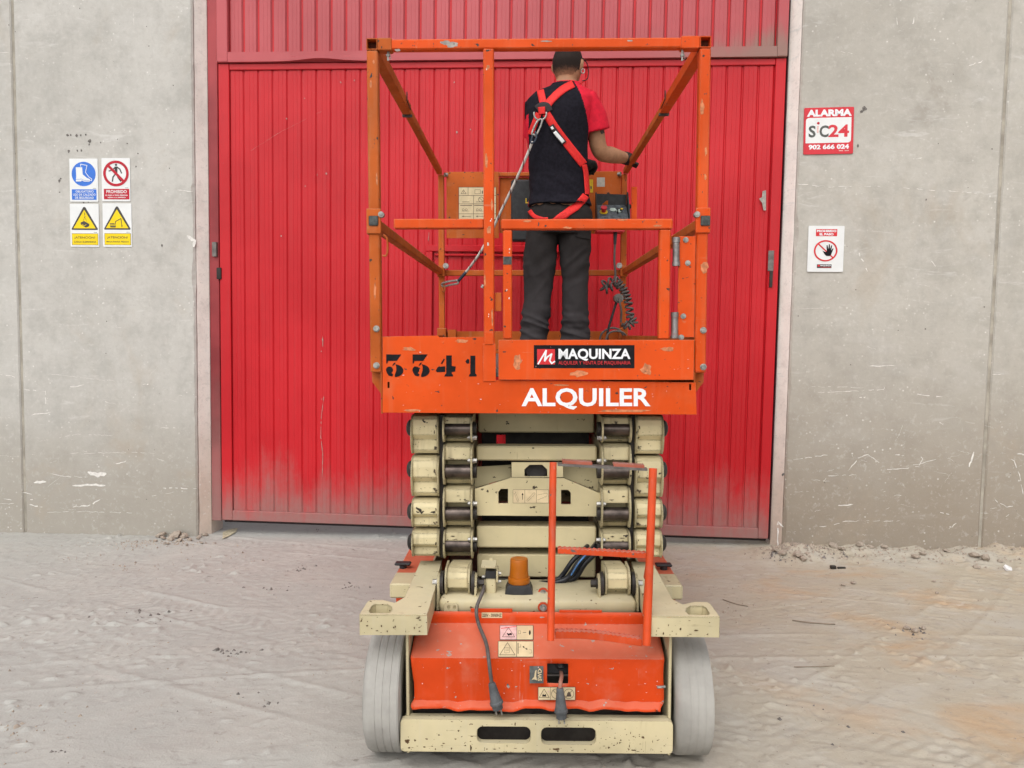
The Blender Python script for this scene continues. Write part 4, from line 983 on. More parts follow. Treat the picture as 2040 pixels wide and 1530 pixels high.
kk.poly('stencil_digit#5', 'black_ink', [(937, 708.5), (947, 708.5), (947, 744), (950, 747), (949, 750), (934, 750), (935, 746), (937, 744)], (), 2); kk.poly('stencil_digit#5', 'black_ink', [(927, 720), (931, 715), (935, 716), (935, 724), (930, 724.5)], (), 2)
kk.text('lettering', 'white_ink', 'ALQUILER', 1039, 773, 1296, 816, .027, 2); kk.done()
kk = Ink(lambda u, v_, d: L(u, v_, F - .012) - Vector((0, d, 0)), kick)
kk.rect('company_label', 'black_ink', 1063.5, 687.5, 1264, 733.5, 1); kk.rect('logo_square', 'red_ink', 1070, 695.5, 1105.5, 726, 2)
mp = [(1072, 725), (1088, 698), (1085, 719), (1090, 711.5), (1099, 705), (1095, 718), (1099, 724), (1105, 720)]
for w_, (p_, q_) in zip((3, 3.4, 3.4, 3, 3.2, 3.2, 3), zip(mp, mp[1:])): kk.line('logo_stroke', 'white_ink', [p_, q_], w_, 3 + .1 * p_[0] % 1)
kk.text('lettering', 'white_ink', 'MAQUINZA', 1112.5, 694.5, 1256, 719, .032, 2); kk.text('small_lettering', 'red_ink', 'ALQUILER Y VENTA DE MAQUINARIA', 1112.5, 719.2, 1256, 727.5, .0, 2); kk.done()

# ---- scissor stack
S = .34
C0 = 0.0
def lx(px): return L(px, 960, S).x
xo0, xo1 = lx(819), lx(874); xi0, xi1 = lx(881), lx(944)
zz_ = lambda py, y=S: L(1070, py, y).z
outer_rows = [(828, 908), (911, 994), (997, 1056), (1059, 1115)]
inner_rows = [(828, 884, 856), (887, 970, 941), (973, 1055, 1026), (1059, 1117, 1090)]
def stadium(y0, z0, z1, r, back):
    pts = [(back, z1), (y0 + r, z1)]
    for k_ in range(1, 8):
        t = math.pi / 2 + (math.pi) * k_ / 8; pts.append((y0 + r + r * math.cos(t), (z0 + z1) / 2 + ((z1 - z0) / 2) * math.sin(t)))
    return pts + [(y0 + r, z0), (back, z0)]
for s in (-1, 1):
    fl = lambda a0, a1: tuple(sorted((s * -a0, s * -a1))) if s > 0 else (a0, a1)
    for i, (p0, p1) in enumerate(outer_rows):
        z1, z0 = zz_(p0), zz_(p1); h = z1 - z0
        x0, x1 = fl(xo0 + .005, xo1 - .005)
        def arm(b_):
            prof = [(2.25, z0 + .012), (2.25, z1 - .012), (S + .05, z1), (S + .018, z1 - .004), (S + .006, z1 - .1 * h), (S, z1 - .25 * h), (S, z1 - .48 * h), (S + .022, z1 - .62 * h), (S + .018, z1 - .88 * h), (S + .03, z0 + .004), (S + .06, z0)]
            plate(b_, prof, (), YZ, x0, x1)
        am = part('scissor_arm', arm, 'cream_greasy')
        for xe in (fl(xo0, xo0 + .0045), fl(xo1 - .0045, xo1)):
            part('arm_side_plate', lambda b_: plate(b_, [(y, z) for y, z in stadium(S - .014, z0 + .002, z1 - .002, .045, S + .4)], (), YZ, *xe), 'cream_greasy', am)
        zb_ = zz_(p0 + 28)
        xq = -xo0 if s > 0 else xo0
        part('pivot_cap', lambda b_: lathe(b_, [(0, .031), (s * .010, .031), (s * .017, .025), (s * .021, .015), (s * .022, .004)], 20, (xq, S + .045, zb_)), 'dark_metal', am, auto=40)
    for i, (p0, p1, pp) in enumerate(inner_rows):
        z1, z0, zp = zz_(p0), zz_(p1), zz_(pp); h = z1 - z0
        x0, x1 = fl(xi0 + .010, xi1 - .012)
        def inner(b_):
            plate(b_, [(2.2, z0 + .01), (2.2, z1 - .012), (S + .04, z1), (S + .012, z1 - .008), (S + .008, z1 - .36 * h), (S + .06, z1 - .42 * h), (S + .07, z0 + .25 * h), (S + .045, z0 + .12 * h), (S + .06, z0)], (), YZ, x0, x1)
        am = part('scissor_arm', inner, 'cream_greasy')
        for xe in (fl(xi0 + .003, xi0 + .009), fl(xi1 - .011, xi1 - .005)):
            part('arm_side_plate', lambda b_: plate(b_, stadium(S - .022, z0 + .002, z1 - .002, .045, S + .3), (), YZ, *xe), 'cream_greasy', am)
        part('pivot_pin', lambda b_: cyl(b_, (x0 - .002, S + .022, zp), (x1 + .002, S + .022, zp), .025, 22), 'steel', am, auto=40)
        xe = fl(xi1 - .005, xi1 + .012); e0 = xe[0] if s < 0 else xe[1]; dd = 1 if s < 0 else -1
        part('pin_head', lambda b_: cyl(b_, (e0, S + .028, zp), (e0 + dd * .014, S + .028, zp), .026, 18), 'dark_metal', am)
        zq = z1 - .60 * h + (.035 if i > 0 else -.02)
        part('keeper_bolt', lambda b_: (cyl(b_, (e0 - dd * .018, S + .0, zq), (e0 + dd * .004, S, zq), .005, 10), hexbolt(b_, (e0 + dd * .001, S, zq), (dd, 0, 0), .0085, .012), hexbolt(b_, (e0 - dd * .0075, S, zq), (-dd, 0, 0), .0075, .006)), 'zinc', am)
    # lowest clevis on the chassis
    YQ = .15; fx = lambda px: L(px, 1150, YQ).x
    z1, z0 = L(1070, 1136, YQ).z, L(1070, 1194, YQ).z; xq0, xq1 = fx(886), fx(936); x0, x1 = fl(xq0 + .008, xq1 - .007); h = z1 - z0
    am = part('scissor_arm', lambda b_: plate(b_, [(YQ + .22, z0 + .03), (YQ + .22, z1 - .03), (YQ + .07, z1 - .004), (YQ + .03, z1 - .002), (YQ + .010, z1 - .012), (YQ, z1 - .3 * h), (YQ, z1 - .62 * h), (YQ + .03, z1 - .70 * h), (YQ + .05, z0), (YQ + .22, z0 - .01)], (), YZ, x0, x1), 'cream_greasy')
    for xe in (fl(xq0, xq0 + .007), fl(xq1 - .006, xq1)):
        part('arm_side_plate', lambda b_: plate(b_, stadium(YQ - .012, z0 + .005, z1 + .003, .045, YQ + .10), (), YZ, *xe), 'cream_greasy', am)
    zc = z1 - .5 * h
    for xe in (fl(xq0 - .016, xq0 - .005), fl(xq1 + .005, xq1 + .016)):
        part('pivot_washer', lambda b_: cyl(b_, (xe[0], YQ + .02, zc), (xe[1], YQ + .02, zc), .040, 24), 'dark_metal')
    for xe in (fl(xq0 - .026, xq0 - .0165), fl(xq1 + .0165, xq1 + .0245)):
        part('pivot_lug', lambda b_: plate(b_, [(YQ + .09, z0 - .03), (YQ - .03, z0 - .03)] + [(YQ + .02 + .034 * math.cos(t), zc + .034 * math.sin(t)) for t in [math.pi - math.pi * k_ / 8 for k_ in range(9)]], (), YZ, *xe), 'cream_greasy')
    part('lug_bolt', lambda b_: hexbolt(b_, ((xq0 - .026) * -s, YQ + .02, zc), (s, 0, 0), .012, .014), 'zinc')
    part('lug_bolt', lambda b_: hexbolt(b_, ((xq1 + .0245) * -s, YQ + .02, zc), (-s, 0, 0), .014, .018), 'dark_metal')
for s in (-1, 1):
    xg = sorted((s * -(xo1 + .001), s * -(xi0 + .002)))
    part('dark_gap_plate', lambda b_: box(b_, xg[0], xg[1], S + .03, 2.1, zz_(1116), zz_(829)), 'dark_metal')  # dark plate added between the arm columns, for the gap's shade and grease
rnd = random.Random(8)
bm = B()
def smear(x, y, z, w, h_):
    n_ = 12; vv = [bm.verts.new((x + w * rnd.uniform(.35, 1) * math.cos(2 * math.pi * k_ / n_), y, z + h_ * rnd.uniform(.35, 1) * math.sin(2 * math.pi * k_ / n_))) for k_ in range(n_)]; bm.faces.new(vv)
for s in (-1, 1):
    for p0, p1 in outer_rows:
        z1, z0 = zz_(p0), zz_(p1); h = z1 - z0; xin = -xo1 if s > 0 else xo1; xout = -xo0 if s > 0 else xo0
        for q_ in range(rnd.randint(3, 6)): smear(xin + s * rnd.uniform(.010, .022), S + .016, z0 + h * rnd.uniform(.14, .22), rnd.uniform(.003, .009), rnd.uniform(.002, .006))
        for q_ in range(rnd.randint(2, 5)): smear(xin + s * rnd.uniform(.008, .016), S - .0012, z0 + h * rnd.uniform(.54, .74), rnd.uniform(.002, .005), rnd.uniform(.004, .010))
        for q_ in range(rnd.randint(1, 4)): smear(xout - s * rnd.uniform(.010, .07), S + .0162, z0 + h * rnd.uniform(.14, .34), rnd.uniform(.001, .003), rnd.uniform(.001, .003))
        for q_ in range(rnd.randint(1, 4)): smear(xout - s * rnd.uniform(.010, .08), S - .0014, z0 + h * rnd.uniform(.54, .74), rnd.uniform(.001, .0025), rnd.uniform(.001, .0025))
    for p0, p1, pp in inner_rows:
        z1, z0 = zz_(p0), zz_(p1); h = z1 - z0; xa_ = -xi0 if s > 0 else xi0
        for q_ in range(rnd.randint(3, 6)): smear(xa_ - s * rnd.uniform(.016, .09), S + .0072, z1 - h * rnd.uniform(.18, .36), rnd.uniform(.002, .012), rnd.uniform(.001, .004))
tag(obj('grease_smears', bm, 'grease', lift), kind='stuff')
# cross members between the arms
bx0, bx1 = xi1 + .006, -xi1 - .006
def cross(py0, py1, y0, dy, name='cross_tube', mat='cream', bev=.005):
    return part(name, lambda b_: box(b_, bx0, bx1, y0, y0 + dy, L(1070, py1, y0).z, L(1070, py0, y0).z, bev), mat)
cross(815, 862, .52, .08); cross(889, 918, .40, .07); cross(1049, 1092, .40, .09); cross(1105, 1151, .42, .10)
part('dark_gap_block', lambda b_: (box(b_, bx0 + .10, bx1, .75, .80, zz_(890, .75), zz_(858, .75)), box(b_, bx0, bx0 + .06, .75, .80, zz_(890, .75), zz_(858, .75)), box(b_, bx0, bx1, .75, .80, zz_(960, .75), zz_(896, .75)), box(b_, bx0, bx1, .75, .80, zz_(1060, .75), zz_(1012, .75)), box(b_, bx0, bx1, .75, .80, zz_(1120, .75), zz_(1085, .75)), box(b_, bx0 + .06, bx0 + .10, .75, .80, zz_(866, .75), zz_(858, .75))), 'dark_metal')  # dark blocks added so the gaps between the cross members stay dark
for py in (840, 900, 985, 1065, 1130): part('gap_fill_tube', lambda b_: cyl(b_, (bx0, 1.3, zz_(py, 1.3)), (bx1, 1.3, zz_(py, 1.3)), .035, 14), 'cream_greasy')  # tubes added deep in the stack to block the bright view through it
for py in (856, 1036): part('gap_fill_tube', lambda b_: box(b_, bx0, bx1, 1.9, 2.0, zz_(py, 1.9) - .03, zz_(py, 1.9) + .03), 'cream_greasy')
YP = .375
hp_ = [(p.x, p.z) for p in (L(x, y, YP) for x, y in ((946, 974), (1018, 952), (1124, 953), (1198, 984), (1198, 1029), (946, 1027)))]
hl = [(p.x, p.z) for p in (L(x, y, YP) for x, y in ((993, 1003), (993, 980), (998, 974), (1012, 974), (1012, 1003)))]
hr = [(p.x, p.z) for p in (L(x, y, YP) for x, y in ((1118, 1005), (1118, 976), (1132, 976), (1137, 982), (1137, 1005)))]
cyp = part('cylinder_bracket', lambda b_: plate(b_, hp_, [hl, hr], XZ, YP, YP + .008), 'cream')
def wings(b_):
    for pts in (((946, 930), (1018, 926), (1018, 951), (946, 972)), ((1198, 932), (1122, 926), (1122, 951), (1198, 982))):
        P3 = [L(x, y, YP + .10) for x, y in pts]; plate(b_, [(p.x, p.z) for p in P3], (), XZ, YP + .10, YP + .106)
    box(b_, bx0, bx1, YP + .0085, YP + .1, L(1070, 1027, YP).z, L(1070, 1027, YP).z + .006)
part('bracket_wing', wings, 'cream')
bh = [(p.x, p.z) for p in (L(x, y, YP + .03) for x, y in ((1045, 949), (1045, 935), (1055, 926), (1080, 926), (1090, 935), (1090, 949)))]
bo = [(p.x, p.z) for p in (L(x, y, YP + .03) for x, y in ((1019, 951), (1019, 921), (1122, 921), (1122, 951)))]
part('bracket_web', lambda b_: plate(b_, bo, [bh], XZ, YP + .03, YP + .036), 'cream')
part('lift_cylinder', lambda b_: (cyl(b_, (L(1069, 940, YP).x, YP + .08, L(1069, 938, YP).z), (0, 1.6, .62), .045, 20)), 'dark_metal', auto=40)
kk = Ink(lambda u, v_, d: L(u, v_, YP) - Vector((0, d, 0)), cyp)
kk.rect('instruction_label', 'label', 1022, 975.5, 1093, 1002, 1); kk.frame('label_rule', 'line_ink', 1022, 975.5, 1093, 1002, .6, 2)
for x in (1045.5, 1068.5): kk.line('label_rule', 'line_ink', [(x, 975.5), (x, 1002)], .6, 2)
kk.line('label_symbol', 'line_ink', [(1026, 979), (1034, 998), (1031, 999), (1024.5, 982)], .4, 2); kk.line('label_symbol', 'black_ink', [(1041, 995), (1041, 985)], .9, 2); kk.poly('label_symbol', 'black_ink', [(1039, 986), (1041, 981.5), (1043, 986)], (), 2)
kk.line('label_symbol', 'line_ink', [(1049, 997), (1064, 981), (1066, 984), (1051, 999)], .4, 2); kk.line('label_symbol', 'line_ink', [(1071, 986), (1090, 982), (1090, 985)], .4, 2); kk.line('label_symbol', 'line_ink', [(1071, 996), (1090, 988)], .4, 2); kk.done()

# ---- chassis
YF = -.10
part('chassis_body', lambda b_: (box(b_, -.385, .385, .16, 2.42, .10, .40), box(b_, -.40, .40, .02, .16, .05, .10)), 'dark_metal')
b0, b1 = L(798, 1497, YF), L(1341, 1437, YF)
def bumper(b_):
    def slot(x0, y0, x1, y1):
        a_, c_ = L(x0, y0, YF), L(x1, y1, YF); return rrect(a_.x, c_.z, c_.x, a_.z, .018)
    plate(b_, rrect(b0.x, b0.z, b1.x, b1.z, .012, 2), [slot(950, 1447, 1057, 1481), slot(1078, 1449, 1187, 1484)], XZ, YF, YF + .022)
bump_o = part('bumper', bumper, 'cream_pale')
part('bumper_top', lambda b_: box(b_, b0.x + .012, b1.x - .012, YF + .0225, YF + .045, b1.z - .016, b1.z - .003), 'cream_pale')
part('bumper_dark_backing', lambda b_: box(b_, b0.x + .02, b1.x - .02, YF + .10, YF + .12, .03, .36), 'dark_metal')  # dark plate added behind the bumper, stands in for the unlit interior
for s, px0, px1 in ((-1, 808, 818), (1, 1330, 1339)):
    a_, c_ = L(px0, 1300, YF + .02), L(px1, 1300, YF + .02); zt_ = L(820, 1262, YF + .02).z
    part('side_frame_plate', lambda b_: box(b_, a_.x, a_.x + .010, YF + .0228, 2.4, .06, zt_ + .02, .002) if s < 0 else box(b_, c_.x - .010, c_.x, YF + .0228, 2.4, .06, zt_ + .02, .002), 'cream_pale')
# hood: folded sheet with a dented lower edge
ph = [(1219, .075), (1243, .075), (1312, -.075), (1397, -.072), (1415, -.092)]
HX0, HX1 = L(818, 1350, -.075).x, L(1324, 1350, -.075).x
pz = [(y, L(1070, p, y).z) for p, y in ph]
hxs = [L(1090, 1340, -.076).x, L(1132, 1340, -.076).x]; hzs = [L(1100, 1362, -.077).z, L(1100, 1322, -.077).z]
cols = sorted(set([HX0 + (HX1 - HX0) * i / 64 for i in range(65)] + hxs))
cols = [c_ for i, c_ in enumerate(cols) if c_ in hxs or all(abs(c_ - h) > .004 for h in hxs)]
rowsp = []
for i in range(len(pz) - 1):
    (ya, za), (yb_, zb_) = pz[i], pz[i + 1]; n_ = (2, 6, 8, 3)[i]
    for j in range(n_): rowsp.append((ya + (yb_ - ya) * j / n_, za + (zb_ - za) * j / n_, i + j / n_))
rowsp.append((*pz[-1], 4.0))
for hz_ in hzs:
    k_ = min(range(8, 16), key=lambda q_: abs(rowsp[q_][1] - hz_)); rowsp[k_] = (rowsp[k_][0], hz_, rowsp[k_][2])
bm = B(); grid = []
for (y, z, t) in rowsp:
    row = []
    for x in cols:
        u = (x - HX0) / (HX1 - HX0); dz = dy = 0
        low = max(0, t - 2) / 2
        if low > 0:
            dy = (.012 * mnoise.noise((u * 9, 1, t * .8)) + .010 * max(0, u - .72) / .28 * mnoise.noise((u * 16, 5, t))) * low
            if t > 2.9: dz = .010 * mnoise.noise((u * 7, 3, 0)) + .006 * mnoise.noise((u * 19, 8, 0)) + (.010 if .70 < u < .84 else 0) * math.sin((u - .70) / .14 * math.pi)
        xe = x
        if u < .02 or u > .98:
            xe = x + (1 if u < .5 else -1) * (.008 + .007 * math.sin(t * 3.1 + u * 2)) * min(1, max(0, t - 1.9))
        row.append(bm.verts.new((xe, y + dy, z + dz)))
    grid.append(row)
for i in range(len(grid) - 1):
    for j in range(len(cols) - 1):
        xm_, zm_ = (cols[j] + cols[j + 1]) / 2, (rowsp[i][1] + rowsp[i + 1][1]) / 2
        if hxs[0] < xm_ < hxs[1] and hzs[0] < zm_ < hzs[1] and rowsp[i][2] >= 1.9: continue
        bm.faces.new((grid[i][j], grid[i][j + 1], grid[i + 1][j + 1], grid[i + 1][j]))
hood = obj('hood', bm, 'hood', lift, auto=14)
sm = hood.modifiers.new('s', 'SOLIDIFY'); sm.thickness = .003; sm.offset = 0
part('hood_tab', lambda b_: box(b_, L(938, 1215, .075).x, L(1021, 1215, .075).x, .073, .077, pz[0][1] - .002, L(980, 1212, .075).z), 'hood', hood)
part('hood_tab', lambda b_: box(b_, L(1114, 1215, .075).x, L(1199, 1215, .075).x, .073, .077, pz[0][1] - .002, L(1150, 1215, .075).z), 'hood', hood)
part('charger_socket', lambda b_: (box(b_, hxs[0] - .01, hxs[1] + .01, -.035, .0, hzs[0] + .012, hzs[1] + .01, .004), cyl(b_, (hxs[1] - .022, -.034, hzs[1] - .006), (hxs[1] - .022, -.048, hzs[1] - .028), .014, 14)), 'black_plastic', hood)
part('socket_plate', lambda b_: box(b_, hxs[0] - .01, hxs[1] + .01, -.040, -.0355, hzs[0] + .008, hzs[0] + .013), 'galv', hood)
part('hood_pin', lambda b_: tube(b_, [L(1325, 1368, -.10), L(1309, 1369, -.105)], .0045, 8), 'zinc', hood)
def hoodf(v0):                       # print follows the folds of the hood
    inv, o_ = INV[id(LIFT)]
    def f3(u, v_, d):
        dr_ = inv @ ray(u, v_)
        for i in range(len(ph) - 1):
            if v_ <= ph[i + 1][0] or i == len(ph) - 2:
                (ya, za), (yb_, zb_) = pz[i], pz[i + 1]; ny, nz_ = (zb_ - za), -(yb_ - ya)
                if ny > 0: ny, nz_ = -ny, -nz_
                ln = math.hypot(ny, nz_); ny /= ln; nz_ /= ln
                t = ((ya - o_.y) * ny + (za - o_.z) * nz_) / (dr_.y * ny + dr_.z * nz_); e = .0025 + d + (.008 if v_ > 1330 else 0)
                p_ = o_ + dr_ * t; return Vector((p_.x, p_.y + ny * e, p_.z + nz_ * e))
    return f3
kk = Ink(hoodf(0), hood)
kk.rect('voltage_label', 'label', 959.5, 1219.5, 1000.5, 1230.5, 1); kk.text('voltage_lettering', 'black_ink', '220V - 50/60HZ', 961, 1221.8, 999, 1228, .012, 2)
kk.rect('warning_label#2', 'line_ink', 995.5, 1247, 1063, 1277, 1, 1.5); kk.rect('warning_label#2', 'label_pink', 996.5, 1248, 1029, 1275.5, 2); kk.rect('warning_label#2', 'label', 1030, 1248, 1061.5, 1275.5, 2)
kk.line('label_symbol#3', 'line_ink', [(1013, 1252), (1001, 1270.5), (1025.5, 1270.5), (1013, 1252)], .9, 3); kk.poly('label_symbol#3', 'black_ink', [(1009, 1262), (1013, 1264), (1019, 1262.5), (1020, 1267.5), (1015, 1266.5), (1014, 1269), (1011, 1266)], (), 3)
kk.line('label_symbol#4', 'black_ink', [(1042, 1262), (1048, 1262)], .9, 3); kk.poly('label_symbol#4', 'black_ink', [(1054, 1259), (1055.5, 1257), (1057, 1259), (1057.5, 1263), (1056, 1267), (1054.5, 1267), (1053.5, 1263)], (), 3); kk.frame('label_symbol#4', 'line_ink', 1032.5, 1258.5, 1037, 1264.5, .5, 3); kk.poly('label_symbol#4', 'red_ink', [(998, 1253), (1029, 1249), (1029, 1250.2), (998, 1254.4)], (), 2.5)
kk.rect('warning_label#5', 'line_ink', 992, 1278.5, 1063, 1311, 1, 1.5); kk.rect('warning_label#5', 'label', 993, 1279.5, 1028.5, 1309.8, 2); kk.rect('warning_label#5', 'label', 1029.5, 1279.5, 1062, 1309.8, 2)
kk.line('label_symbol#6', 'line_ink', [(1011, 1282), (995.5, 1306.5), (1026, 1306.5), (1011, 1282)], 1, 3); kk.frame('label_symbol#6', 'line_ink', 1005.5, 1292, 1015, 1302.5, .5, 3); kk.line('label_symbol#6', 'line_ink', [(1007, 1295), (1013.5, 1295)], .5, 3); kk.line('label_symbol#6', 'line_ink', [(1007, 1298), (1013.5, 1298)], .5, 3)
kk.line('label_symbol#7', 'black_ink', [(1032, 1283), (1032, 1304)], 1.4, 3); kk.line('label_symbol#7', 'line_ink', [(1033, 1291), (1037.5, 1291), (1037.5, 1286)], .7, 3); kk.line('label_symbol#7', 'black_ink', [(1042, 1290.5), (1049, 1295)], 1, 3); kk.poly('label_symbol#7', 'black_ink', [(1041, 1289), (1045, 1289.5), (1042.5, 1293)], (), 3); kk.poly('label_symbol#7', 'black_ink', [(1051, 1296), (1047.5, 1296), (1049.5, 1292)], (), 3); kk.line('label_symbol#7', 'line_ink', [(1054, 1296), (1059, 1296.5), (1059, 1303), (1054.5, 1303)], .4, 3)
kk.rect('drive_label', 'grey_label', 1055, 1326, 1082.5, 1358, 1); kk.text('drive_lettering', 'label', 'SWD', 1071, 1330, 1079, 1353, .02, 2, True); kk.poly('drive_scratch', 'label', [(1059, 1351), (1064, 1345), (1066, 1333), (1069, 1331), (1068, 1344), (1070, 1352), (1064, 1350)], (), 2)
kk.rect('charging_label', 'line_ink', 1071.5, 1365, 1146, 1391.5, 1, 1.5); kk.rect('charging_label', 'label', 1072.5, 1366, 1096, 1390.5, 2); kk.rect('charging_label', 'label', 1096.7, 1366, 1120, 1390.5, 2); kk.rect('charging_label', 'label', 1120.7, 1366, 1145, 1390.5, 2)
kk.line('label_symbol#10', 'line_ink', [(1083.7, 1369), (1074, 1386), (1094, 1386), (1083.7, 1369)], .9, 3); kk.poly('label_symbol#10', 'black_ink', [(1079.5, 1384), (1081.5, 1378.5), (1084, 1381), (1087, 1379), (1088, 1384)], (), 3)
kk.circ('label_symbol#11', 'line_ink', 1108, 1378.5, 10, 9.1, 3, 26); kk.line('label_symbol#11', 'line_ink', [(1101.5, 1372), (1114.5, 1385)], .9, 3); kk.circ('label_symbol#11', 'line_ink', 1133, 1378.5, 10, 9.1, 3, 26); kk.line('label_symbol#11', 'line_ink', [(1126.5, 1385), (1139.5, 1372)], .9, 3); kk.poly('label_symbol#11', 'line_ink', [(1128, 1384), (1130, 1377), (1133, 1374), (1136, 1377), (1138, 1384)], (), 3); kk.done()

# cream cross beam above the hood
ZB = L(1070, 1196, .10).z
part('front_beam', lambda b_: box(b_, -.335, .335, .10, .33, L(1070, 1224, .10).z, ZB, .010), 'cream_pale', auto=50)
part('beam_tab', lambda b_: plate(b_, rrect(L(884, 1208, .094).x, L(900, 1219, .094).z, L(912, 1208, .094).x, L(900, 1203, .094).z, .004), [[(L(894, 1209, .094).x + .005 * math.cos(t * .7), L(894, 1210, .094).z + .007 * math.sin(t * .7)) for t in range(9)], [(L(906, 1209, .094).x + .005 * math.cos(t * .7), L(906, 1210, .094).z + .007 * math.sin(t * .7)) for t in range(9)]], XZ, .094, .0985), 'cream_pale')
for py, yy in ((1180, .19), (1209, .098)):
    p = L(1082, py, yy)
    part('ladder_bolt', lambda b_: (cyl(b_, p, p - Vector((0, .006, 0)), .018, 18)), 'ladder'); part('ladder_bolt', lambda b_: hexbolt(b_, p - Vector((0, .0065, 0)), (0, -1, 0), .009, .01), 'zinc')
# entry corners with tie-down loops (cream) and the tapering side plates behind
ZS = L(780, 1222, -.12).z; ZS0 = L(780, 1263, -.12).z
def corner_xy(s):
    pts = [(716, 1224), (719, 1219), (732, 1199), (738, 1195.5), (762, 1195), (786, 1201), (806, 1190), (838, 1117), (880, 1117), (866, 1175), (851, 1224)]
    P2 = [onz(LIFT, x, y, ZS) for x, y in pts]; return [((-p.x if s > 0 else p.x), p.y) for p in P2]
hole_px = [(737, 1221), (735, 1217), (741, 1206), (748, 1202.5), (772, 1203), (780, 1208), (782, 1215), (776, 1221)]
for s in (-1, 1):
    hole = [onz(LIFT, x, y, ZS) for x, y in hole_px]; hole = [((-p.x if s > 0 else p.x), p.y) for p in hole]
    oc = corner_xy(s)
    cp = part('corner_step', lambda b_: plate(b_, oc, [hole], XY, ZS - .004, ZS), 'cream_pale')
    def skirt(b_):
        n_ = len(oc)
        for i in range(n_):
            (xa_, ya_), (xb_, yb_) = oc[i], oc[(i + 1) % n_]
            d_ = Vector((xb_ - xa_, yb_ - ya_)); l_ = d_.length
            if l_ < 1e-5: continue
            nn = Vector((-d_.y, d_.x)) / l_ * .004
            mid = Vector(((xa_ + xb_) / 2, (ya_ + yb_) / 2)); cen = Vector((sum(p[0] for p in oc) / n_, sum(p[1] for p in oc) / n_))
            if nn.dot(cen - mid) < 0: nn = -nn
            for zz0, zz1 in ((ZS0, ZS - .0045),):
                v8 = [b_.verts.new(c__) for c__ in ((xa_, ya_, zz0), (xb_, yb_, zz0), (xb_, yb_, zz1), (xa_, ya_, zz1))]
                b_.faces.new(v8)
    part('step_skirt', skirt, 'cream_pale', cp)
    def cup(b_):
        cx_ = sum(p[0] for p in hole) / len(hole); cy_ = sum(p[1] for p in hole) / len(hole)
        loft(b_, [[Vector((cx_ + (x - cx_) * f, cy_ + (y - cy_) * f, z)) for x, y in hole] for f, z in ((.995, ZS - .005), (.95, ZS - .05))], caps=False)
        b_.faces.new([b_.verts.new((cx_ + (x - cx_) * .95, cy_ + (y - cy_) * .95, ZS - .05)) for x, y in hole])
    part('tie_down_cup', cup, 'cream_pale', cp)
    # side compartments behind
    x0, x1 = sorted((s * .585, s * .36))
    zb1 = L(790, 1163, .55).z; xb_ = L(776, 1175, .55).x
    x0, x1 = sorted((s * -xb_, s * .36)) 
    part('side_block', lambda b_: box(b_, x0, x1, .55, .70, zb1 - .06, zb1, .006), 'cream_pale')
    zc1 = L(800, 1143, .72).z
    sd = part('side_cover', lambda b_: box(b_, x0 - (.004 if s < 0 else 0), x1 + (.004 if s > 0 else 0), .72, 2.2, .14, zc1, .004), 'hood')
    lp = L(803 if s < 0 else 1322, 1130, .80); lp.z = zc1 + .014
    part('cover_latch', lambda b_: (cyl(b_, lp - Vector((0, 0, .014)), lp, .016, 12), box(b_, lp.x - .035, lp.x + .035, lp.y - .02, lp.y + .02, lp.z + .0005, lp.z + .012, .005)), 'black_plastic', sd)
    # wheels
    for yc, nm in ((.085, 0), (1.95, 1)):
        cx_ = s * (.4990 if s < 0 else .4935); R0, HW = .203, .0600
        prof = [(-HW + .004, .125), (-HW, .135), (-HW, R0 - .022), (-HW + .006, R0 - .008), (-HW + .018, R0 - .001)]
        for g in range(4):
            xg = -HW + .024 + g * .0235
            prof += [(xg, R0), (xg + .018, R0), (xg + .0185, R0 - .0013), (xg + .0215, R0 - .0013)]
        prof += [(HW - .018, R0 - .001), (HW - .006, R0 - .008), (HW, R0 - .022), (HW, .135), (HW - .004, .125)]
        wroot = part('wheel', lambda b_: lathe(b_, prof, 72, (cx_, yc, R0)), 'tyre', auto=50)
        part('wheel_rim', lambda b_: lathe(b_, [(-HW + .012, .124), (-HW + .02, .05), (HW - .02, .05), (HW - .012, .124)], 32, (cx_, yc, R0)), 'cream_pale', wroot, auto=40)

# control bracket with a switch, left of the beacon
pbk = part('switch_bracket', lambda b_: (pbox(b_, 968, 1153, 988, 1192, .17, .20, .003), pbox(b_, 988.5, 1138, 992, 1160, .165, .23)), 'cream_pale')
p0 = L(958, 1131, .16); p1 = L(988, 1131, .16)
part('switch_cover', lambda b_: box(b_, p0.x, p1.x, .155, .24, p0.z, p0.z + .004, .001), 'cream_pale', pbk)
part('cover_arm', lambda b_: pbox(b_, 975, 1112, 982, 1131, .235, .24), 'cream_pale', pbk)
part('toggle_switch', lambda b_: pbox(b_, 967, 1138, 988, 1153, .167, .20, .002), 'black_plastic', pbk)
part('bracket_bolt', lambda b_: [hexbolt(b_, L(x, y, .185), (d_, 0, 0), .006, .008) for x, y, d_ in ((966.5, 1149, -1), (992.5, 1158, 1), (992.5, 1142, 1))], 'zinc', pbk)
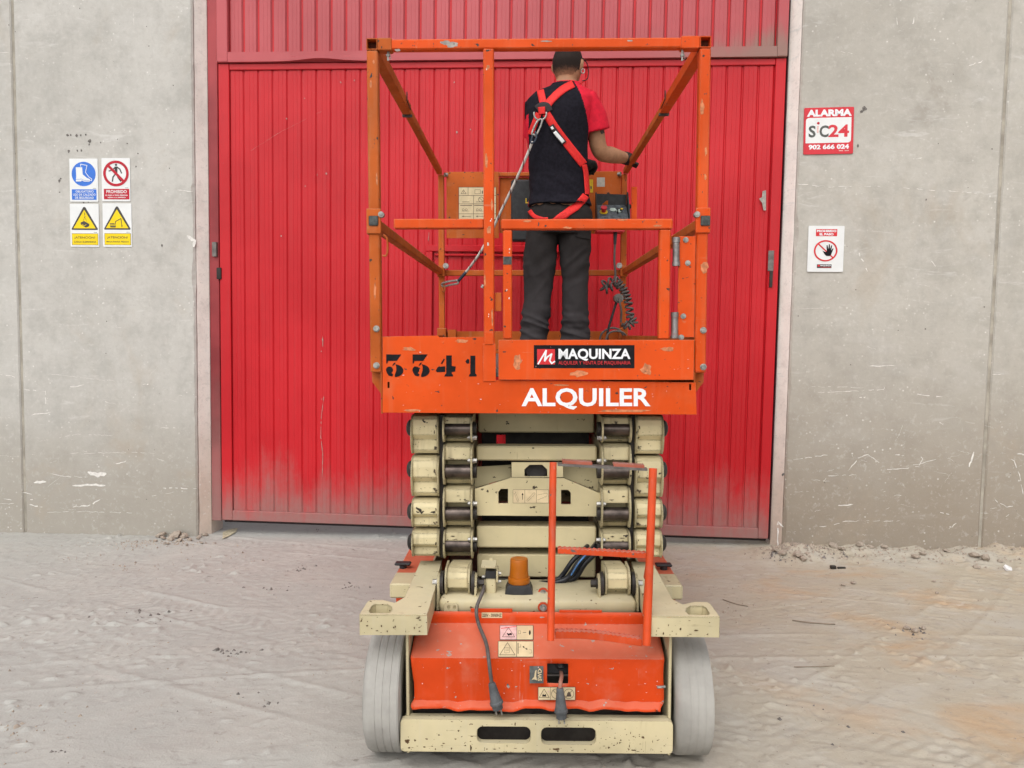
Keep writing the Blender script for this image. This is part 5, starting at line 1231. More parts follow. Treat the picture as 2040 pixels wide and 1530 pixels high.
# beacon
bc = L(1034, 1180, .20); bc.z = ZB
bt = L(1034, 1112, .20).z - ZB
bea = part('beacon_base', lambda b_: loft(b_, [[Vector((bc.x + sx * w, bc.y + sy * d_, ZB + h)) for sx, sy in ((-1, -1), (-.4, -1.12), (.4, -1.12), (1, -1), (1, .8), (-1, .8))] for w, d_, h in ((.048, .044, .0005), (.048, .044, .006), (.037, .038, .030))]), 'black_plastic', auto=25)
hb = bt
part('beacon_lens', lambda b_: lathe(b_, [(.030, .038), (.043, .039), (.049, .038), (.050, .0335), (.058, .0335), (.0585, .0330), (.064, .0330), (.0645, .0325), (.070, .0325), (.0705, .0320), (.076, .0320), (.085, .0318), (hb - .006, .0312), (hb - .001, .0295), (hb, .022), (hb - .001, .012), (hb - .0015, .002)], 36, bc, 'Z'), 'amber', bea, auto=35)
part('beacon_core', lambda b_: lathe(b_, [(.031, .016), (.05, .016), (.055, .010), (hb - .03, .010), (hb - .028, .003)], 16, bc, 'Z'), 'label_plain', bea)
kk = Ink(lambda u, v_, d: Vector((bc.x + (u - 1034) / 600, bc.y - .0455 + (1188 - v_) / 600 * .33 - d, ZB + (1187 - v_) / 600)), bea)
kk.rect('beacon_label', 'white_ink', 1021, 1176, 1039, 1181, 1); kk.rect('beacon_print', 'label_pink', 1020, 1172.8, 1041, 1174.6, 1); kk.rect('beacon_mark', 'red_ink', 1043.5, 1173, 1046, 1181, 1); kk.done()
# hoses at the foot of the stack
for k_, (off, r_) in enumerate(((0, .011), (.024, .012), (-.02, .009))):
    pts = [L(985, 1159, .32), L(1060, 1163, .31), L(1108, 1160, .29), L(1132, 1150, .29), L(1152, 1122, .29), L(1176, 1098, .33), L(1195, 1075, .45)]
    pts = [p + Vector((off * (.3 if i < 3 else 1), .02 * k_, -.3 * abs(off))) for i, p in enumerate(pts)]
    part('hydraulic_hose', lambda b_: tube(b_, smooth_path(pts, 6), r_, 10), 'hose', auto=60)
part('hose_sheen_stripe', lambda b_: tube(b_, smooth_path([L(1137, 1147, .268), L(1152, 1123, .268), L(1168, 1104, .29)], 6), [.001] + [.0028] * 11 + [.001], 6), 'hose_blue')  # blue sheen of the hose drawn as a coloured strip

# ---- ladder
def lad(px, py, y): return L(px, py, y)
lad_root = None
def stile(pa, pb, ya, yb_, w):
    a_, c_ = lad(*pa, ya), lad(*pb, yb_)
    d_ = (c_ - a_); ln = d_.length; q_ = d_.to_track_quat('Z', 'Y')
    Mx = Matrix.Translation(a_) @ q_.to_matrix().to_4x4()
    ang = (Mx.to_3x3().inverted() @ Vector((1, 0, 0))); rot = math.atan2(ang.y, ang.x)
    Mx = Mx @ Matrix.Rotation(rot, 4, 'Z')
    return lambda b_: loft(b_, [[Mx @ Vector((w / 2 * math.cos(t * math.pi / 8), .013 * math.sin(t * math.pi / 8), z_)) for t in range(16)] for z_ in (0, ln)])
lad_root = part('ladder', stile((1102, 921), (1097, 1276), -.02, -.145, .023), 'ladder', auto=40)
part('ladder_stile', stile((1301, 933), (1288, 1286), -.02, -.145, .026), 'ladder', lad_root, auto=40)
part('ladder_brace', stile((1291, 1140), (1285, 1225), .02, -.02, .018), 'ladder', lad_root)
part('ladder_brace', stile((1298, 1085), (1287, 1150), -.04, .04, .016), 'ladder', lad_root)
def tread(pa, pb, y, teeth0, teeth1, w, dz=0.0, sag=0.0):
    a_, c_ = lad(*pa, y), lad(*pb, y)
    def fn(b_):
        n_ = 36; top = []; bot = []
        for i in range(n_ + 1):
            t = i / n_; p = a_.lerp(c_, t); sg = sag * math.sin(t * math.pi) * (1 - .6 * t)
            tooth = .0035 if (i % 2 and teeth0 < t < teeth1) else 0
            top.append((p.x, p.z + .004 + tooth + sg)); bot.append((p.x, p.z - w + sg))
        plate(b_, top + bot[::-1], (), XZ, y, y + .003)
        flat = [(x, z - (.0035 if (i_ % 2 and teeth0 < i_ / n_ < teeth1) else 0)) for i_, (x, z) in enumerate(top)]; plate(b_, flat + [(x, z - .003) for x, z in flat][::-1], (), XZ, y + .0035, y + .022)
        plate(b_, top + [(x, z - w) for x, z in top][::-1], (), XZ, y + .0225, y + .0255)
    return fn
part('ladder_tread', tread((1111, 1096), (1290, 1106), -.085, .02, .98, .011), 'ladder', lad_root)
part('ladder_tread', tread((1106, 1262), (1279, 1277), -.14, .02, .98, .017, 0, .010), 'ladder', lad_root)
part('ladder_tread', tread((1111, 926), (1290, 936), -.02, 2, 3, .004), 'galv', lad_root)
part('tread_grip', tread((1120, 920), (1180, 924), -.015, -1, 2, .007), 'step', lad_root); part('tread_grip', tread((1222, 926), (1284, 930), -.015, -1, 2, .007), 'step', lad_root)

# ---- chipped and rusted spots on the chassis
rnd = random.Random(33)
def specks(name, mat, x0, y0, x1, y1, yy, n_, r0, r1, sq=.6):
    bm = B()
    for q_ in range(n_):
        p = L(rnd.uniform(x0, x1), y0 + (y1 - y0) * rnd.random() ** sq, yy); rr = rnd.uniform(r0, r1) * (1.8 if rnd.random() < .12 else 1); k1 = rnd.uniform(.5, 2.2)
        vv = [bm.verts.new((p.x + rr * k1 * rnd.uniform(.4, 1.0) * math.cos(k_ * .785), yy, p.z + rr / k1 * rnd.uniform(.4, 1.2) * math.sin(k_ * .785))) for k_ in range(8)]; bm.faces.new(vv)
    tag(obj(name, bm, mat, lift), kind='stuff')
specks('paint_chips', 'rust_spot', 802, 1440, 945, 1494, YF - .0007, 34, .0008, .004); specks('paint_chips', 'rust_spot', 1190, 1442, 1336, 1498, YF - .0007, 60, .0006, .003); specks('paint_chips', 'rust_spot', 945, 1483, 1190, 1499, YF - .0007, 26, .0008, .003); specks('paint_chips', 'rust_spot', 950, 1438, 1190, 1447, YF - .0007, 14, .001, .003)
ystep = min(p[1] for p in corner_xy(-1)) 
specks('paint_chips', 'rust_spot', 722, 1228, 850, 1262, ystep - .0012, 26, .0008, .0036, 1); specks('paint_chips', 'rust_spot', 1302, 1236, 1424, 1270, ystep - .0012, 18, .0008, .003, 1)
specks('paint_chips', 'label_pink', 830, 1318, 1320, 1396, -.0925, 24, .0008, .003, 1); specks('paint_chips', 'capgrey', 830, 1318, 1320, 1396, -.0926, 12, .0008, .0022, 1)
specks('paint_chips', 'label_pink', 770, 676, 980, 820, F - .0008, 26, .0008, .0022, 1); specks('paint_chips', 'label_pink', 995, 765, 1385, 822, F - .0008, 22, .0006, .002, 1); specks('paint_chips', 'label_pink', 1000, 680, 1380, 755, F - .0128, 18, .0006, .002, 1); specks('paint_chips', 'dark_ink', 1270, 680, 1380, 755, F - .0127, 16, .0008, .002, 1)

# ------------------------------------------------------------------ platform control box (hangs on the rail)
YC = 2.12
cbp = L(1224, 435, YC)
CBM = LIFT @ Matrix.Translation(cbp)
cb = empty('control_box', CBM); tag(cb, 'dark platform control box with a red stop button, on the rail right of the worker', 'control box')
def rel(px, py, y): return L(px, py, y) - cbp
def cpart(name, fn, mat, parent=cb, auto=None):
    bm = B(); fn(bm); return obj(name, bm, mat, parent, auto=auto)
x0, x1 = rel(1192, 420, YC).x, rel(1252, 420, YC).x; zt_, zm_, zb_ = rel(1220, 408, YC + .09).z, rel(1220, 433, YC).z, rel(1220, 452, YC).z
def slope(b_):
    plate(b_, [(0, zb_), (0, zm_), (.10, zt_), (.12, zt_), (.12, zb_)], (), YZ, x0, x1)
cpart('housing', slope, 'panel_metal')
cpart('guard_side', lambda b_: plate(b_, [(-.012, zb_ + .01), (-.012, zm_ + .012), (.09, zt_ + .075), (.12, zt_ + .075), (.12, zb_ + .01)], (), YZ, x0 - .008, x0 - .003), 'black_plastic')
cpart('guard_side', lambda b_: plate(b_, [(-.012, zb_ + .01), (-.012, zm_ + .012), (.09, zt_ + .075), (.12, zt_ + .075), (.12, zb_ + .01)], (), YZ, x1 + .003, x1 + .010), 'black_plastic')
cpart('guard_hood', lambda b_: plate(b_, [(x0 - .002, zt_ + .002), (x0 - .002, zt_ + .072), (x1 + .002, zt_ + .066), (x1 + .002, zt_ + .002)], [[(x0 + .03, zt_ + .006), (x0 + .06, zt_ + .030), (x0 + .07, zt_ + .030), (x0 + .07, zt_ + .006)]], XZ, .1215, .126), 'black_plastic')
nrm = Vector((0, -(zt_ - zm_), .10)).normalized()
def face(u, t): return Vector((x0 + (x1 - x0) * u, .10 * t, zm_ + (zt_ - zm_) * t)) + nrm * .0005
p = face(.2, .42)
cpart('stop_button_ring', lambda b_: cyl(b_, p, p + nrm * .003, .024, 24), 'yellow_label'); cpart('stop_button', lambda b_: (cyl(b_, p + nrm * .0035, p + nrm * .022, .012, 18), cyl(b_, p + nrm * .022, p + nrm * .034, .0185, 22)), 'red_knob', auto=40)
p2, p3 = face(.52, .6), face(.72, .5)
cpart('switch_plate', lambda b_: (cyl(b_, p2, p2 + nrm * .003, .018, 20), cyl(b_, p3, p3 + nrm * .003, .016, 20)), 'pale_green')
cpart('toggle', lambda b_: [tube(b_, [face(.66, .3), face(.66, .3) + nrm * .02 + Vector((0, 0, .012))], .0035, 8), tube(b_, [face(.78, .5) + nrm * .003, face(.78, .5) + nrm * .016], .006, 8)], 'black_plastic'); cpart('key_switch', lambda b_: cyl(b_, face(.8, .45) + nrm * .0165, face(.8, .45) + nrm * .022, .007, 12), 'yellow_label')
cpart('base_plate', lambda b_: box(b_, x0 - .01, x1 - .02, -.004, .12, zb_ - .028, zb_ - .001, .002), 'red_knob')
cpart('mount_bracket', lambda b_: box(b_, rel(1258, 400, YC + .05).x, rel(1269, 400, YC + .05).x, .05, .058, rel(1262, 440, YC + .05).z, rel(1262, 372, YC + .05).z, .001), 'orange')
cpart('mount_strap', lambda b_: box(b_, x1 - .01, XS - cbp.x + .02, .09, .115, rel(1250, 410, YC).z, rel(1250, 402, YC).z, .002), 'black_plastic')
# coiled lead
cpart('strain_relief', lambda b_: tube(b_, [rel(1226, 456, YC + .03), rel(1225, 487, YC + .03)], [.013, .009], 10), 'black_plastic')
cpart('lead', lambda b_: tube(b_, smooth_path([rel(1225, 485, YC + .03), rel(1224, 520, YC + .03), rel(1226, 548, YC + .03), rel(1220, 562, YC + .03)], 5), .0065, 8), 'cable', auto=80)
def coil(path, turns, rad, r_, wob=0.0):
    path = smooth_path(path, 12); n_ = turns * 12; pts = []
    for i in range(n_ + 1):
        t = i / n_ * (len(path) - 1); k_ = min(int(t), len(path) - 2); p_ = path[k_].lerp(path[k_ + 1], t - k_); d_ = (path[k_ + 1] - path[k_]).normalized()
        _, u_, w_ = frame_of(d_); a_ = i / 12 * 2 * math.pi; rr = rad * (1 + wob * math.sin(i * .9))
        pts.append(p_ + u_ * rr * math.cos(a_) + w_ * rr * math.sin(a_))
    return pts
cpart('coiled_lead', lambda b_: tube(b_, coil([rel(1232, 560, YC), rel(1204, 566, YC + .02), rel(1208, 575, YC + .02), rel(1228, 567, YC)], 7, .024, .0065, .15), .0065, 7), 'cable', auto=80)
cpart('coiled_lead', lambda b_: tube(b_, coil([rel(1230, 562, YC - .01), rel(1243, 578, YC - .01), rel(1251, 600, YC - .01), rel(1256, 632, YC - .01)], 10, .021, .0065), .0065, 7), 'cable', auto=80)
cpart('coiled_lead', lambda b_: tube(b_, coil([rel(1256, 634, YC - .01), rel(1262, 642, YC - .01), rel(1252, 649, YC), rel(1242, 644, YC)], 6, .020, .0065, .2), .0065, 7), 'cable', auto=80)
pc = rel(1233, 594, YC - .03)
cpart('lead_connector', lambda b_: (cyl(b_, pc + Vector((0, .07, 0)), pc, .027, 20), cyl(b_, pc, pc - Vector((0, .012, .002)), .018, 16)), 'galv', auto=40)
cpart('lead', lambda b_: tube(b_, smooth_path([pc - Vector((0, .01, 0)), rel(1235, 605, YC - .05), rel(1238, 620, YC - .04), rel(1237, 642, YC - .02)], 5), .006, 8), 'cable', auto=80)
cpart('lead', lambda b_: tube(b_, smooth_path([rel(1228, 602, YC), rel(1220, 628, YC), rel(1212, 655, YC), rel(1210, 672, YC), rel(1212, 700, YC)], 5), .0075, 8), 'black_plastic', auto=80)
cpart('lead', lambda b_: tube(b_, smooth_path([rel(1194, 690, YC), rel(1198, 666, YC), rel(1215, 654, YC), rel(1232, 656, YC), rel(1242, 668, YC)], 6), .006, 8), 'cable', auto=80)
cpart('lead', lambda b_: tube(b_, smooth_path([rel(1205, 690, YC - .04), rel(1210, 668, YC - .04), rel(1222, 660, YC - .04), rel(1240, 662, YC - .04), rel(1250, 672, YC)], 6), .006, 8), 'cable', auto=80)

# ------------------------------------------------------------------ two loose power cords with plugs
def cord(name, px0, path, plugp, tilt, label, mat, r_):
    o0 = L(*px0); M0 = LIFT @ Matrix.Translation(o0)
    root = empty(name, M0); tag(root, label, 'power cord')
    bm = B(); tube(bm, smooth_path([L(*p_) - o0 for p_ in path], 6), r_, 9); obj('cable', bm, mat, root, auto=80)
    a_, c_ = L(*plugp[0]) - o0, L(*plugp[1]) - o0; d_ = (c_ - a_); bm = B(); ln = d_.length; d_.normalize()
    prof = [(0, .009), (.04, .011), (.35, .0145), (.7, .0185), (.72, .021), (.80, .0215), (.82, .0175), (1.0, .0165)]
    tube(bm, [a_ + d_ * (t * ln) for t, _ in prof], [q_ for _, q_ in prof], 14); pl = obj('plug', bm, 'grey_plastic', root, auto=45)
    for sx in (-.0085, .0085):
        bm = B(); cyl(bm, c_ + Vector((sx, 0, 0)), c_ + Vector((sx, 0, 0)) + d_ * .019, .0026, 8); obj('plug_pin', bm, 'zinc', pl)
YK = -.13
cord('power_cord', (978, 1360, YK), [(964, 1168, .17), (962, 1178, .09), (951, 1205, .055), (949, 1222, .04), (954, 1245, .03), (968, 1280, -.05), (973, 1310, -.11), (976, 1335, YK), (979.5, 1362, YK)], ((979.5, 1360, YK), (992, 1412, YK)), 0, 'dark grey power cord hanging over the orange hood from the beam', 'cable', .0062)
cord('power_cord', (1118, 1360, YK), [(1117, 1338, -.03), (1119, 1345, -.07), (1117, 1358, -.12), (1115.5, 1372, YK)], ((1115.5, 1370, YK), (1118.5, 1430, YK)), 0, 'short power cord with a grey plug coming out of the charger opening', 'cord_pink', .0062)

# ------------------------------------------------------------------ person
YPN = 1.86
PO = L(1110, 700, YPN); PO.z = FLOOR
PM = LIFT @ Matrix.Translation(PO)
def P(px, py, dy=0.0): return L(px, py, YPN + dy) - PO
def ering(c_, a_, b_, n_=28, rot=0.0, sq=1.0):
    out = []
    for k_ in range(n_):
        t = 2 * math.pi * k_ / n_; cx_, sy_ = math.cos(t), math.sin(t)
        cx_ = math.copysign(abs(cx_) ** sq, cx_); sy_ = math.copysign(abs(sy_) ** sq, sy_)
        x, y = a_ * cx_, b_ * sy_; out.append(Vector((c_.x + x * math.cos(rot) - y * math.sin(rot), c_.y + x * math.sin(rot) + y * math.cos(rot), c_.z)))
    return out
K = P(1110, 300).x - P(1109, 300).x            # metres per picture pixel at the person
def hring(px0, px1, py, depth, dy=0.0, sq=.85):
    a_, c_ = P(px0, py), P(px1, py); m_ = (a_ + c_) / 2; m_.y += dy
    return ering(m_, (c_.x - a_.x) / 2, depth, 28, 0, sq)
def limb(b_, pts, rad, n_=16):
    pts = [Vector(p_) for p_ in pts]
    k_ = 4; sp = smooth_path(pts, k_); rr = []
    for i in range(len(sp)):
        t = i / k_; j = min(int(t), len(rad) - 2); f = t - j; rr.append(rad[j] + (rad[j + 1] - rad[j]) * f)
    d0 = (sp[0] - sp[1]).normalized(); d1 = (sp[-1] - sp[-2]).normalized()
    sp = [sp[0] + d0 * rr[0] * .6] + sp + [sp[-1] + d1 * rr[-1] * .6]; rr = [rr[0] * .5] + rr + [rr[-1] * .5]
    tube(b_, sp, rr, n_)
def torso(b_, g):
    loft(b_, ([hring(1056 - g, 1172 + g, 452, .105 + g * K), hring(1055 - g, 1175 + g, 425, .118 + g * K, -.01)] if g < 0 else [hring(1051, 1177, 411, .134, -.008)]) + [hring(1054 - g, 1172 + g, 395, .116 + g * K, 0), hring(1055 - g, 1168 + g, 350, .105 + g * K, .0),
              hring(1053 - g, 1169 + g, 300, .112 + g * K, -.01), hring(1048 - g, 1172 + g, 255, .122 + g * K, -.02), hring(1049 - g, 1176 + g, 225, .118 + g * K, -.025), hring(1051 - g, 1182 + g, 201, .102 + g * K, -.02), hring(1066 - g, 1176 + g, 185, .082 + g * K, -.01), hring(1096 - g, 1156 + g, 173, .066 + g * K, .0), hring(1101 - g, 1153 + g, 166, .060 + g * K, .0)])
RS, RE_, RW = P(1168, 204, -.01), P(1195, 300, .04), P(1246, 315, .20)
LS, LE, LW = P(1066, 214, .0), P(1068, 300, .15), P(1158, 335, .27)
HR = L(1254, 322, 2.08) - PO
b_ = B()
torso(b_, -3)
# neck and head (turned slightly to the right, looking down at the rail)
limb(b_, [P(1126, 185, -.005), P(1129, 160, .005), P(1131, 145, .02)], [.060, .056, .056])
hc = P(1131, 132, .02)
hd = B(); bmesh.ops.create_icosphere(hd, subdivisions=4, radius=1.0)
HRM = Matrix.Rotation(R(-22), 4, 'Z') @ Matrix.Rotation(R(-8), 4, 'X')
def headpt(co):
    x, y, z = co
    w = .080 * (1 - .10 * max(0, -z)) ; d_ = .098
    if z < 0: d_ = .098 if y > 0 else .098 - .028 * (-z)          # nape
    p_ = Vector((x * w, y * d_, z * .122 + (.004 if y > 0 else 0)))
    if y > .55 and z < -.1: p_.y += .006 * (-z)
    return p_
for v_ in hd.verts: v_.co = hc + (HRM @ headpt(v_.co))
def addbm(dst, src):
    mp_ = {v_: dst.verts.new(v_.co) for v_ in src.verts}
    for f in src.faces: dst.faces.new([mp_[v_] for v_ in f.verts])
addbm(b_, hd)
def hl_(x, y, z): return hc + (HRM @ Vector((x, y, z)))
# ears, nose, brow, chin
for s in (-1, 1):
    limb(b_, [hl_(s * .080, .008, .024), hl_(s * .087, -.004, .012), hl_(s * .086, -.002, -.012), hl_(s * .079, .010, -.028)], [.009, .011, .010, .007], 8)
limb(b_, [hl_(0, .094, .030), hl_(0, .113, -.012), hl_(0, .104, -.022)], [.010, .013, .011], 8)
limb(b_, [hl_(-.045, .080, .034), hl_(0, .094, .034), hl_(.045, .080, .034)], [.012, .013, .012], 8)
limb(b_, [hl_(-.022, .090, -.058), hl_(0, .098, -.058), hl_(.022, .090, -.058)], [.008, .010, .008], 8)
limb(b_, [hl_(-.02, .078, -.098), hl_(.02, .078, -.098)], [.020, .020], 8)
# arms, hands, legs
limb(b_, [RS, RS.lerp(RE_, .5) + Vector((.008, 0, 0)), RE_, RE_.lerp(RW, .45) + Vector((0, 0, -.006)), RW], [.058, .050, .046, .046, .031])
limb(b_, [LS, LS.lerp(LE, .5), LE, LE.lerp(LW, .5), LW], [.056, .048, .043, .043, .030])
legs = {}
for s, pts in ((-1, [(1080, 440), (1078, 500), (1074, 560), (1068, 620), (1064, 690)]), (1, [(1146, 440), (1146, 500), (1146, 560), (1146, 620), (1147, 690)])):
    pp_ = [P(x, y) for x, y in pts]; pp_[-1].z = .08
    limb(b_, pp_, [.080, .072, .054, .052, .040])
    foot_ = Vector((pp_[-1].x, pp_[-1].y, .04)); limb(b_, [foot_ + Vector((0, -.05, 0)), foot_ + Vector((s * .02, .10, -.005)), foot_ + Vector((s * .03, .16, -.012))], [.038, .036, .026])
    legs[s] = pp_
body_me = fuse(b_, .0085, 5, 'person')
body_me.materials.append(MT['skin'])
person = link(bpy.data.objects.new('person', body_me)); person.matrix_world = PM
tag(person, 'worker seen from behind in black and red t-shirt, dark trousers and red safety harness', 'person')
def child(name, me_, mats):
    for mm in mats: me_.materials.append(MT[mm])
    me_.name = name
    return link(bpy.data.objects.new(name, me_), person)
def displace(me_, fn):
    no = [v_.normal.copy() for v_ in me_.vertices]
    for v_, n_ in zip(me_.vertices, no): v_.co = v_.co + n_ * fn(v_.co)
    me_.update()
# hair: cropped cap with an uneven hairline
hb_ = B(); bmesh.ops.create_icosphere(hb_, subdivisions=5, radius=1.0)
for f in list(hb_.faces):
    c_ = f.calc_center_median()
    lim = -.66 + .42 * max(0, abs(c_.x) - .55) / .45 + (.72 if c_.y > .55 else 0) + (.30 if (abs(c_.x) > .72 and c_.y > -.18) else 0) + .06 * mnoise.noise(c_ * 9)
    if c_.z < lim: hb_.faces.remove(f)
for v_ in [v_ for v_ in hb_.verts if not v_.link_faces]: hb_.verts.remove(v_)
for v_ in hb_.verts:
    n_ = v_.co.copy(); t = min(1, max(0, (n_.z + .4) / .5)); v_.co = hc + (HRM @ headpt(v_.co * (1.006 + .032 * t + .006 * mnoise.noise(n_ * 40))))
hm, hnt, hbs, hv, htc = base_mat('cropped_hair')
hsep = hnt.nodes.new('ShaderNodeSeparateXYZ'); hnt.links.new(htc.outputs['Object'], hsep.inputs[0])
hn = nz(hnt, htc.outputs['Object'], 90, 4, .7); zlo, zhi = P(1130, 160).z, P(1130, 136).z
hz2 = mth(hnt, 'ADD', hsep.outputs[2], mth(hnt, 'MULTIPLY', mth(hnt, 'SUBTRACT', hn, .5), .05))
hnt.links.new(mixc(hnt, ramp(hnt, hz2, zlo, zhi), (.30, .14, .08, 1), (.020, .013, .011, 1)), hbs.inputs['Base Color']); hbs.inputs['Roughness'].default_value = .8; hbs.inputs['Specular IOR Level'].default_value = .2
bump(hnt, hbs, nz(hnt, htc.outputs['Object'], 260, 3, .6), .5, .003)
MT['hair'] = hm
hair = obj('hair', hb_, 'hair', person, smooth=True)
# beard shadow is not visible; glasses cord and earring are
bm = B(); ep = hl_(.089, .000, -.040)
tube(bm, [ep + Vector((.010 * math.cos(t * .5236), 0, .012 * math.sin(t * .5236))) for t in range(12)], .0028, 8, True); obj('earring', bm, 'zinc', person, smooth=True)
bm = B(); tube(bm, smooth_path([hl_(.084, -.010, .030), hl_(.092, .045, .030), hl_(.096, .075, .0), hl_(.094, .070, -.05), hl_(.082, .02, -.085)], 5), .0028, 6); obj('glasses', bm, 'pad', person, smooth=True)
bm = B(); tube(bm, smooth_path([hl_(.093, .060, -.02), hl_(.090, .055, -.06), hl_(.07, .03, -.095)], 5), .003, 6); obj('glasses_strap', bm, 'webbing', person, smooth=True)
# t-shirt with raglan sleeves
b_ = B(); torso(b_, 1.5)
SE = RS.lerp(RE_, .60); sd_ = (RE_ - RS).normalized()
tube(b_, [RS + Vector((-.05, 0, .03)), RS + Vector((-.005, 0, .008)), RS.lerp(RE_, .3) + Vector((.012, 0, .004)), SE + Vector((.006, 0, 0))], [.055, .070, .076, .081], 20)
SL = LS.lerp(LE, .66)
tube(b_, [LS + Vector((.05, 0, .03)), LS, LS.lerp(LE, .3), SL + Vector((-.004, 0, 0))], [.055, .062, .064, .070], 20)
sm_ = fuse(b_, .006, 4, 't_shirt')
def wr_shirt(co):
    lowf = max(0, 1 - max(0, co.z - .78) / .28)
    f = .007 * mnoise.noise((co.x * 7 + co.z * 5, co.y * 7, co.z * 5 - co.x * 6))
    f += lowf * .012 * mnoise.noise((co.x * 9 + co.z * 10, co.y * 5, co.z * 26 + co.x * 12)); return f
displace(sm_, wr_shirt)
shirt = child('t_shirt', sm_, ['shirt', 'shirt_red'])
ra, rb = P(1142, 168), P(1171, 262); la, lb = P(1098, 172), P(1049, 250)
for p_ in sm_.polygons:
    c_ = p_.center; t = (c_.z - rb.z) / (ra.z - rb.z); xr = rb.x + (ra.x - rb.x) * max(0, t) ** 1.25 if t > 0 else rb.x + .3 * max(0, c_.y) 
    xl = lb.x + (la.x - lb.x) * max(0, t) ** 1.3 if t > 0 else lb.x
    red = (c_.x > xr and t > -.45) or (c_.x < P(1053, 250).x and c_.z < P(1050, 236).z) or (c_.x < lb.x + .035 and c_.y > .05 and t > -.6) or c_.z > P(1130, 169).z
    p_.material_index = 1 if red else 0
# trousers
b_ = B()
loft(b_, [hring(1050, 1178, 468, .110, 0), hring(1051, 1180, 440, .128, -.012), hring(1053, 1178, 424, .124, -.008), hring(1064, 1164, 398, .09, 0)])
for s, e in ((-1, [(1050, 1114, 450), (1047, 1108, 500), (1046, 1101, 555), (1043, 1095, 610), (1040, 1090, 650), (1038, 1088, 690)]), (1, [(1112, 1180, 450), (1115, 1175, 500), (1121, 1170, 555), (1121, 1170, 610), (1120, 1172, 650), (1118, 1174, 690)])):
    rings = [hring(x0_, x1_, y, .098 - .012 * i if i < 3 else .080, .004 * i, .95) for i, (x0_, x1_, y) in enumerate(e)]
    last = [Vector((v_.x, v_.y, .035)) for v_ in rings[-1]]; loft(b_, rings + [last])
tm = fuse(b_, .0055, 4, 'trousers')
def ridge(p_): return (1 - abs(mnoise.noise(p_)) * 2.2)
def wr_tr(co):
    z = co.z; hem = max(0, 1 - abs(z - .16) / .16); kn = max(0, 1 - abs(z - .5) / .22)
    f = .007 * mnoise.noise((co.x * 8, co.y * 6, z * 4.5)) + hem * .013 * ridge((co.x * 5 + 3, co.y * 5, z * 20 + co.x * 9)) + hem * .008 * mnoise.noise((co.x * 9, co.y * 8, z * 38)) + kn * .008 * ridge((co.x * 6, co.y * 6, z * 14 - co.x * 12)) + .004 * ridge((co.x * 9 + z * 3, co.y * 7, z * 6 + co.x * 7 + 5))
    f += max(0, 1 - abs(z - .82) / .12) * .007 * mnoise.noise((co.x * 13, co.y * 8, z * 24 + abs(co.x) * 26)); return f
displace(tm, wr_tr)
trs = child('trousers', tm, ['trousers'])
# cargo pocket flap
pk0, pk1 = P(1146, 459, -.10), P(1176, 472, -.06)
# shoes
for s in (-1, 1):
    f0 = legs[s][-1]; bm = B()
    limb(bm, [Vector((f0.x, f0.y - .05, .055)), Vector((f0.x + s * .02, f0.y + .09, .05)), Vector((f0.x + s * .03, f0.y + .17, .042))], [.052, .050, .040]); box(bm, f0.x - .045, f0.x + .05, f0.y - .10, f0.y + .2, .003, .03, .01)
    me_ = fuse(bm, .008, 3, 'shoe'); child('shoe', me_, ['boot'])
# gloves: palm and five fingers closed round the rail
def glove(wrist, grip, across, up, curl_r, sgn):
    """grip: centre of the bar held; across: along the bar; up: from the palm side over the bar"""
    b2 = B(); across = across.normalized(); up = up.normalized(); back = (wrist - grip); back -= across * back.dot(across); back -= up * back.dot(up) * .3; back.normalize()
    palm = grip + up * (curl_r + .012) + back * .02
    limb(b2, [wrist, wrist.lerp(palm, .5), palm + back * .012], [.034, .033, .034], 12)
    limb(b2, [palm - across * .028 + back * .01, palm + across * .030 + back * .01], [.022, .022], 10)
    for i in range(4):
        o_ = across * ((i - 1.5) * .0205); r_ = (.0088, .0098, .0096, .0085)[i] + .001; ln_ = (.86, 1.0, .95, .82)[i]
        k0 = palm + o_; rr = curl_r + .010
        k1 = grip + o_ + up * rr * .75 - back * rr * .95 * ln_; k2 = grip + o_ - up * rr * .55 - back * rr * .9; k3 = grip + o_ - up * rr * 1.02 + back * rr * (.1 * ln_)
        limb(b2, [k0 - back * .012, k1, k2, k3], [r_ * 1.15, r_, r_ * .95, r_ * .85], 8)
    rr = curl_r + .010; o_ = across * (-sgn * .036)
    limb(b2, [palm + o_ * .9 + back * .015, grip + o_ * 1.15 + up * rr * .2 + back * rr * 1.0, grip + o_ * .75 - up * rr * .75 + back * rr * .65], [.0125, .0115, .009], 8)
    return fuse(b2, .0042, 2, 'glove')
railc = Vector((XS, 2.08, ZT)) - PO
child('glove', glove(RW, railc, Vector((0, 1, 0)), Vector((-.75, 0, .35)), .019, 1), ['glove'])
lg = P(1172, 338, .30)
child('glove', glove(LW, lg, Vector((1, .1, 0)), Vector((0, -.2, 1)), .014, -1), ['glove'])
bm = B(); d_ = (RW - RE_).normalized(); tube(bm, [RW - d_ * .012, RW + d_ * .006, RW + d_ * .03], [.036, .037, .036], 16); obj('wrist_band', bm, 'glove', person, smooth=True)
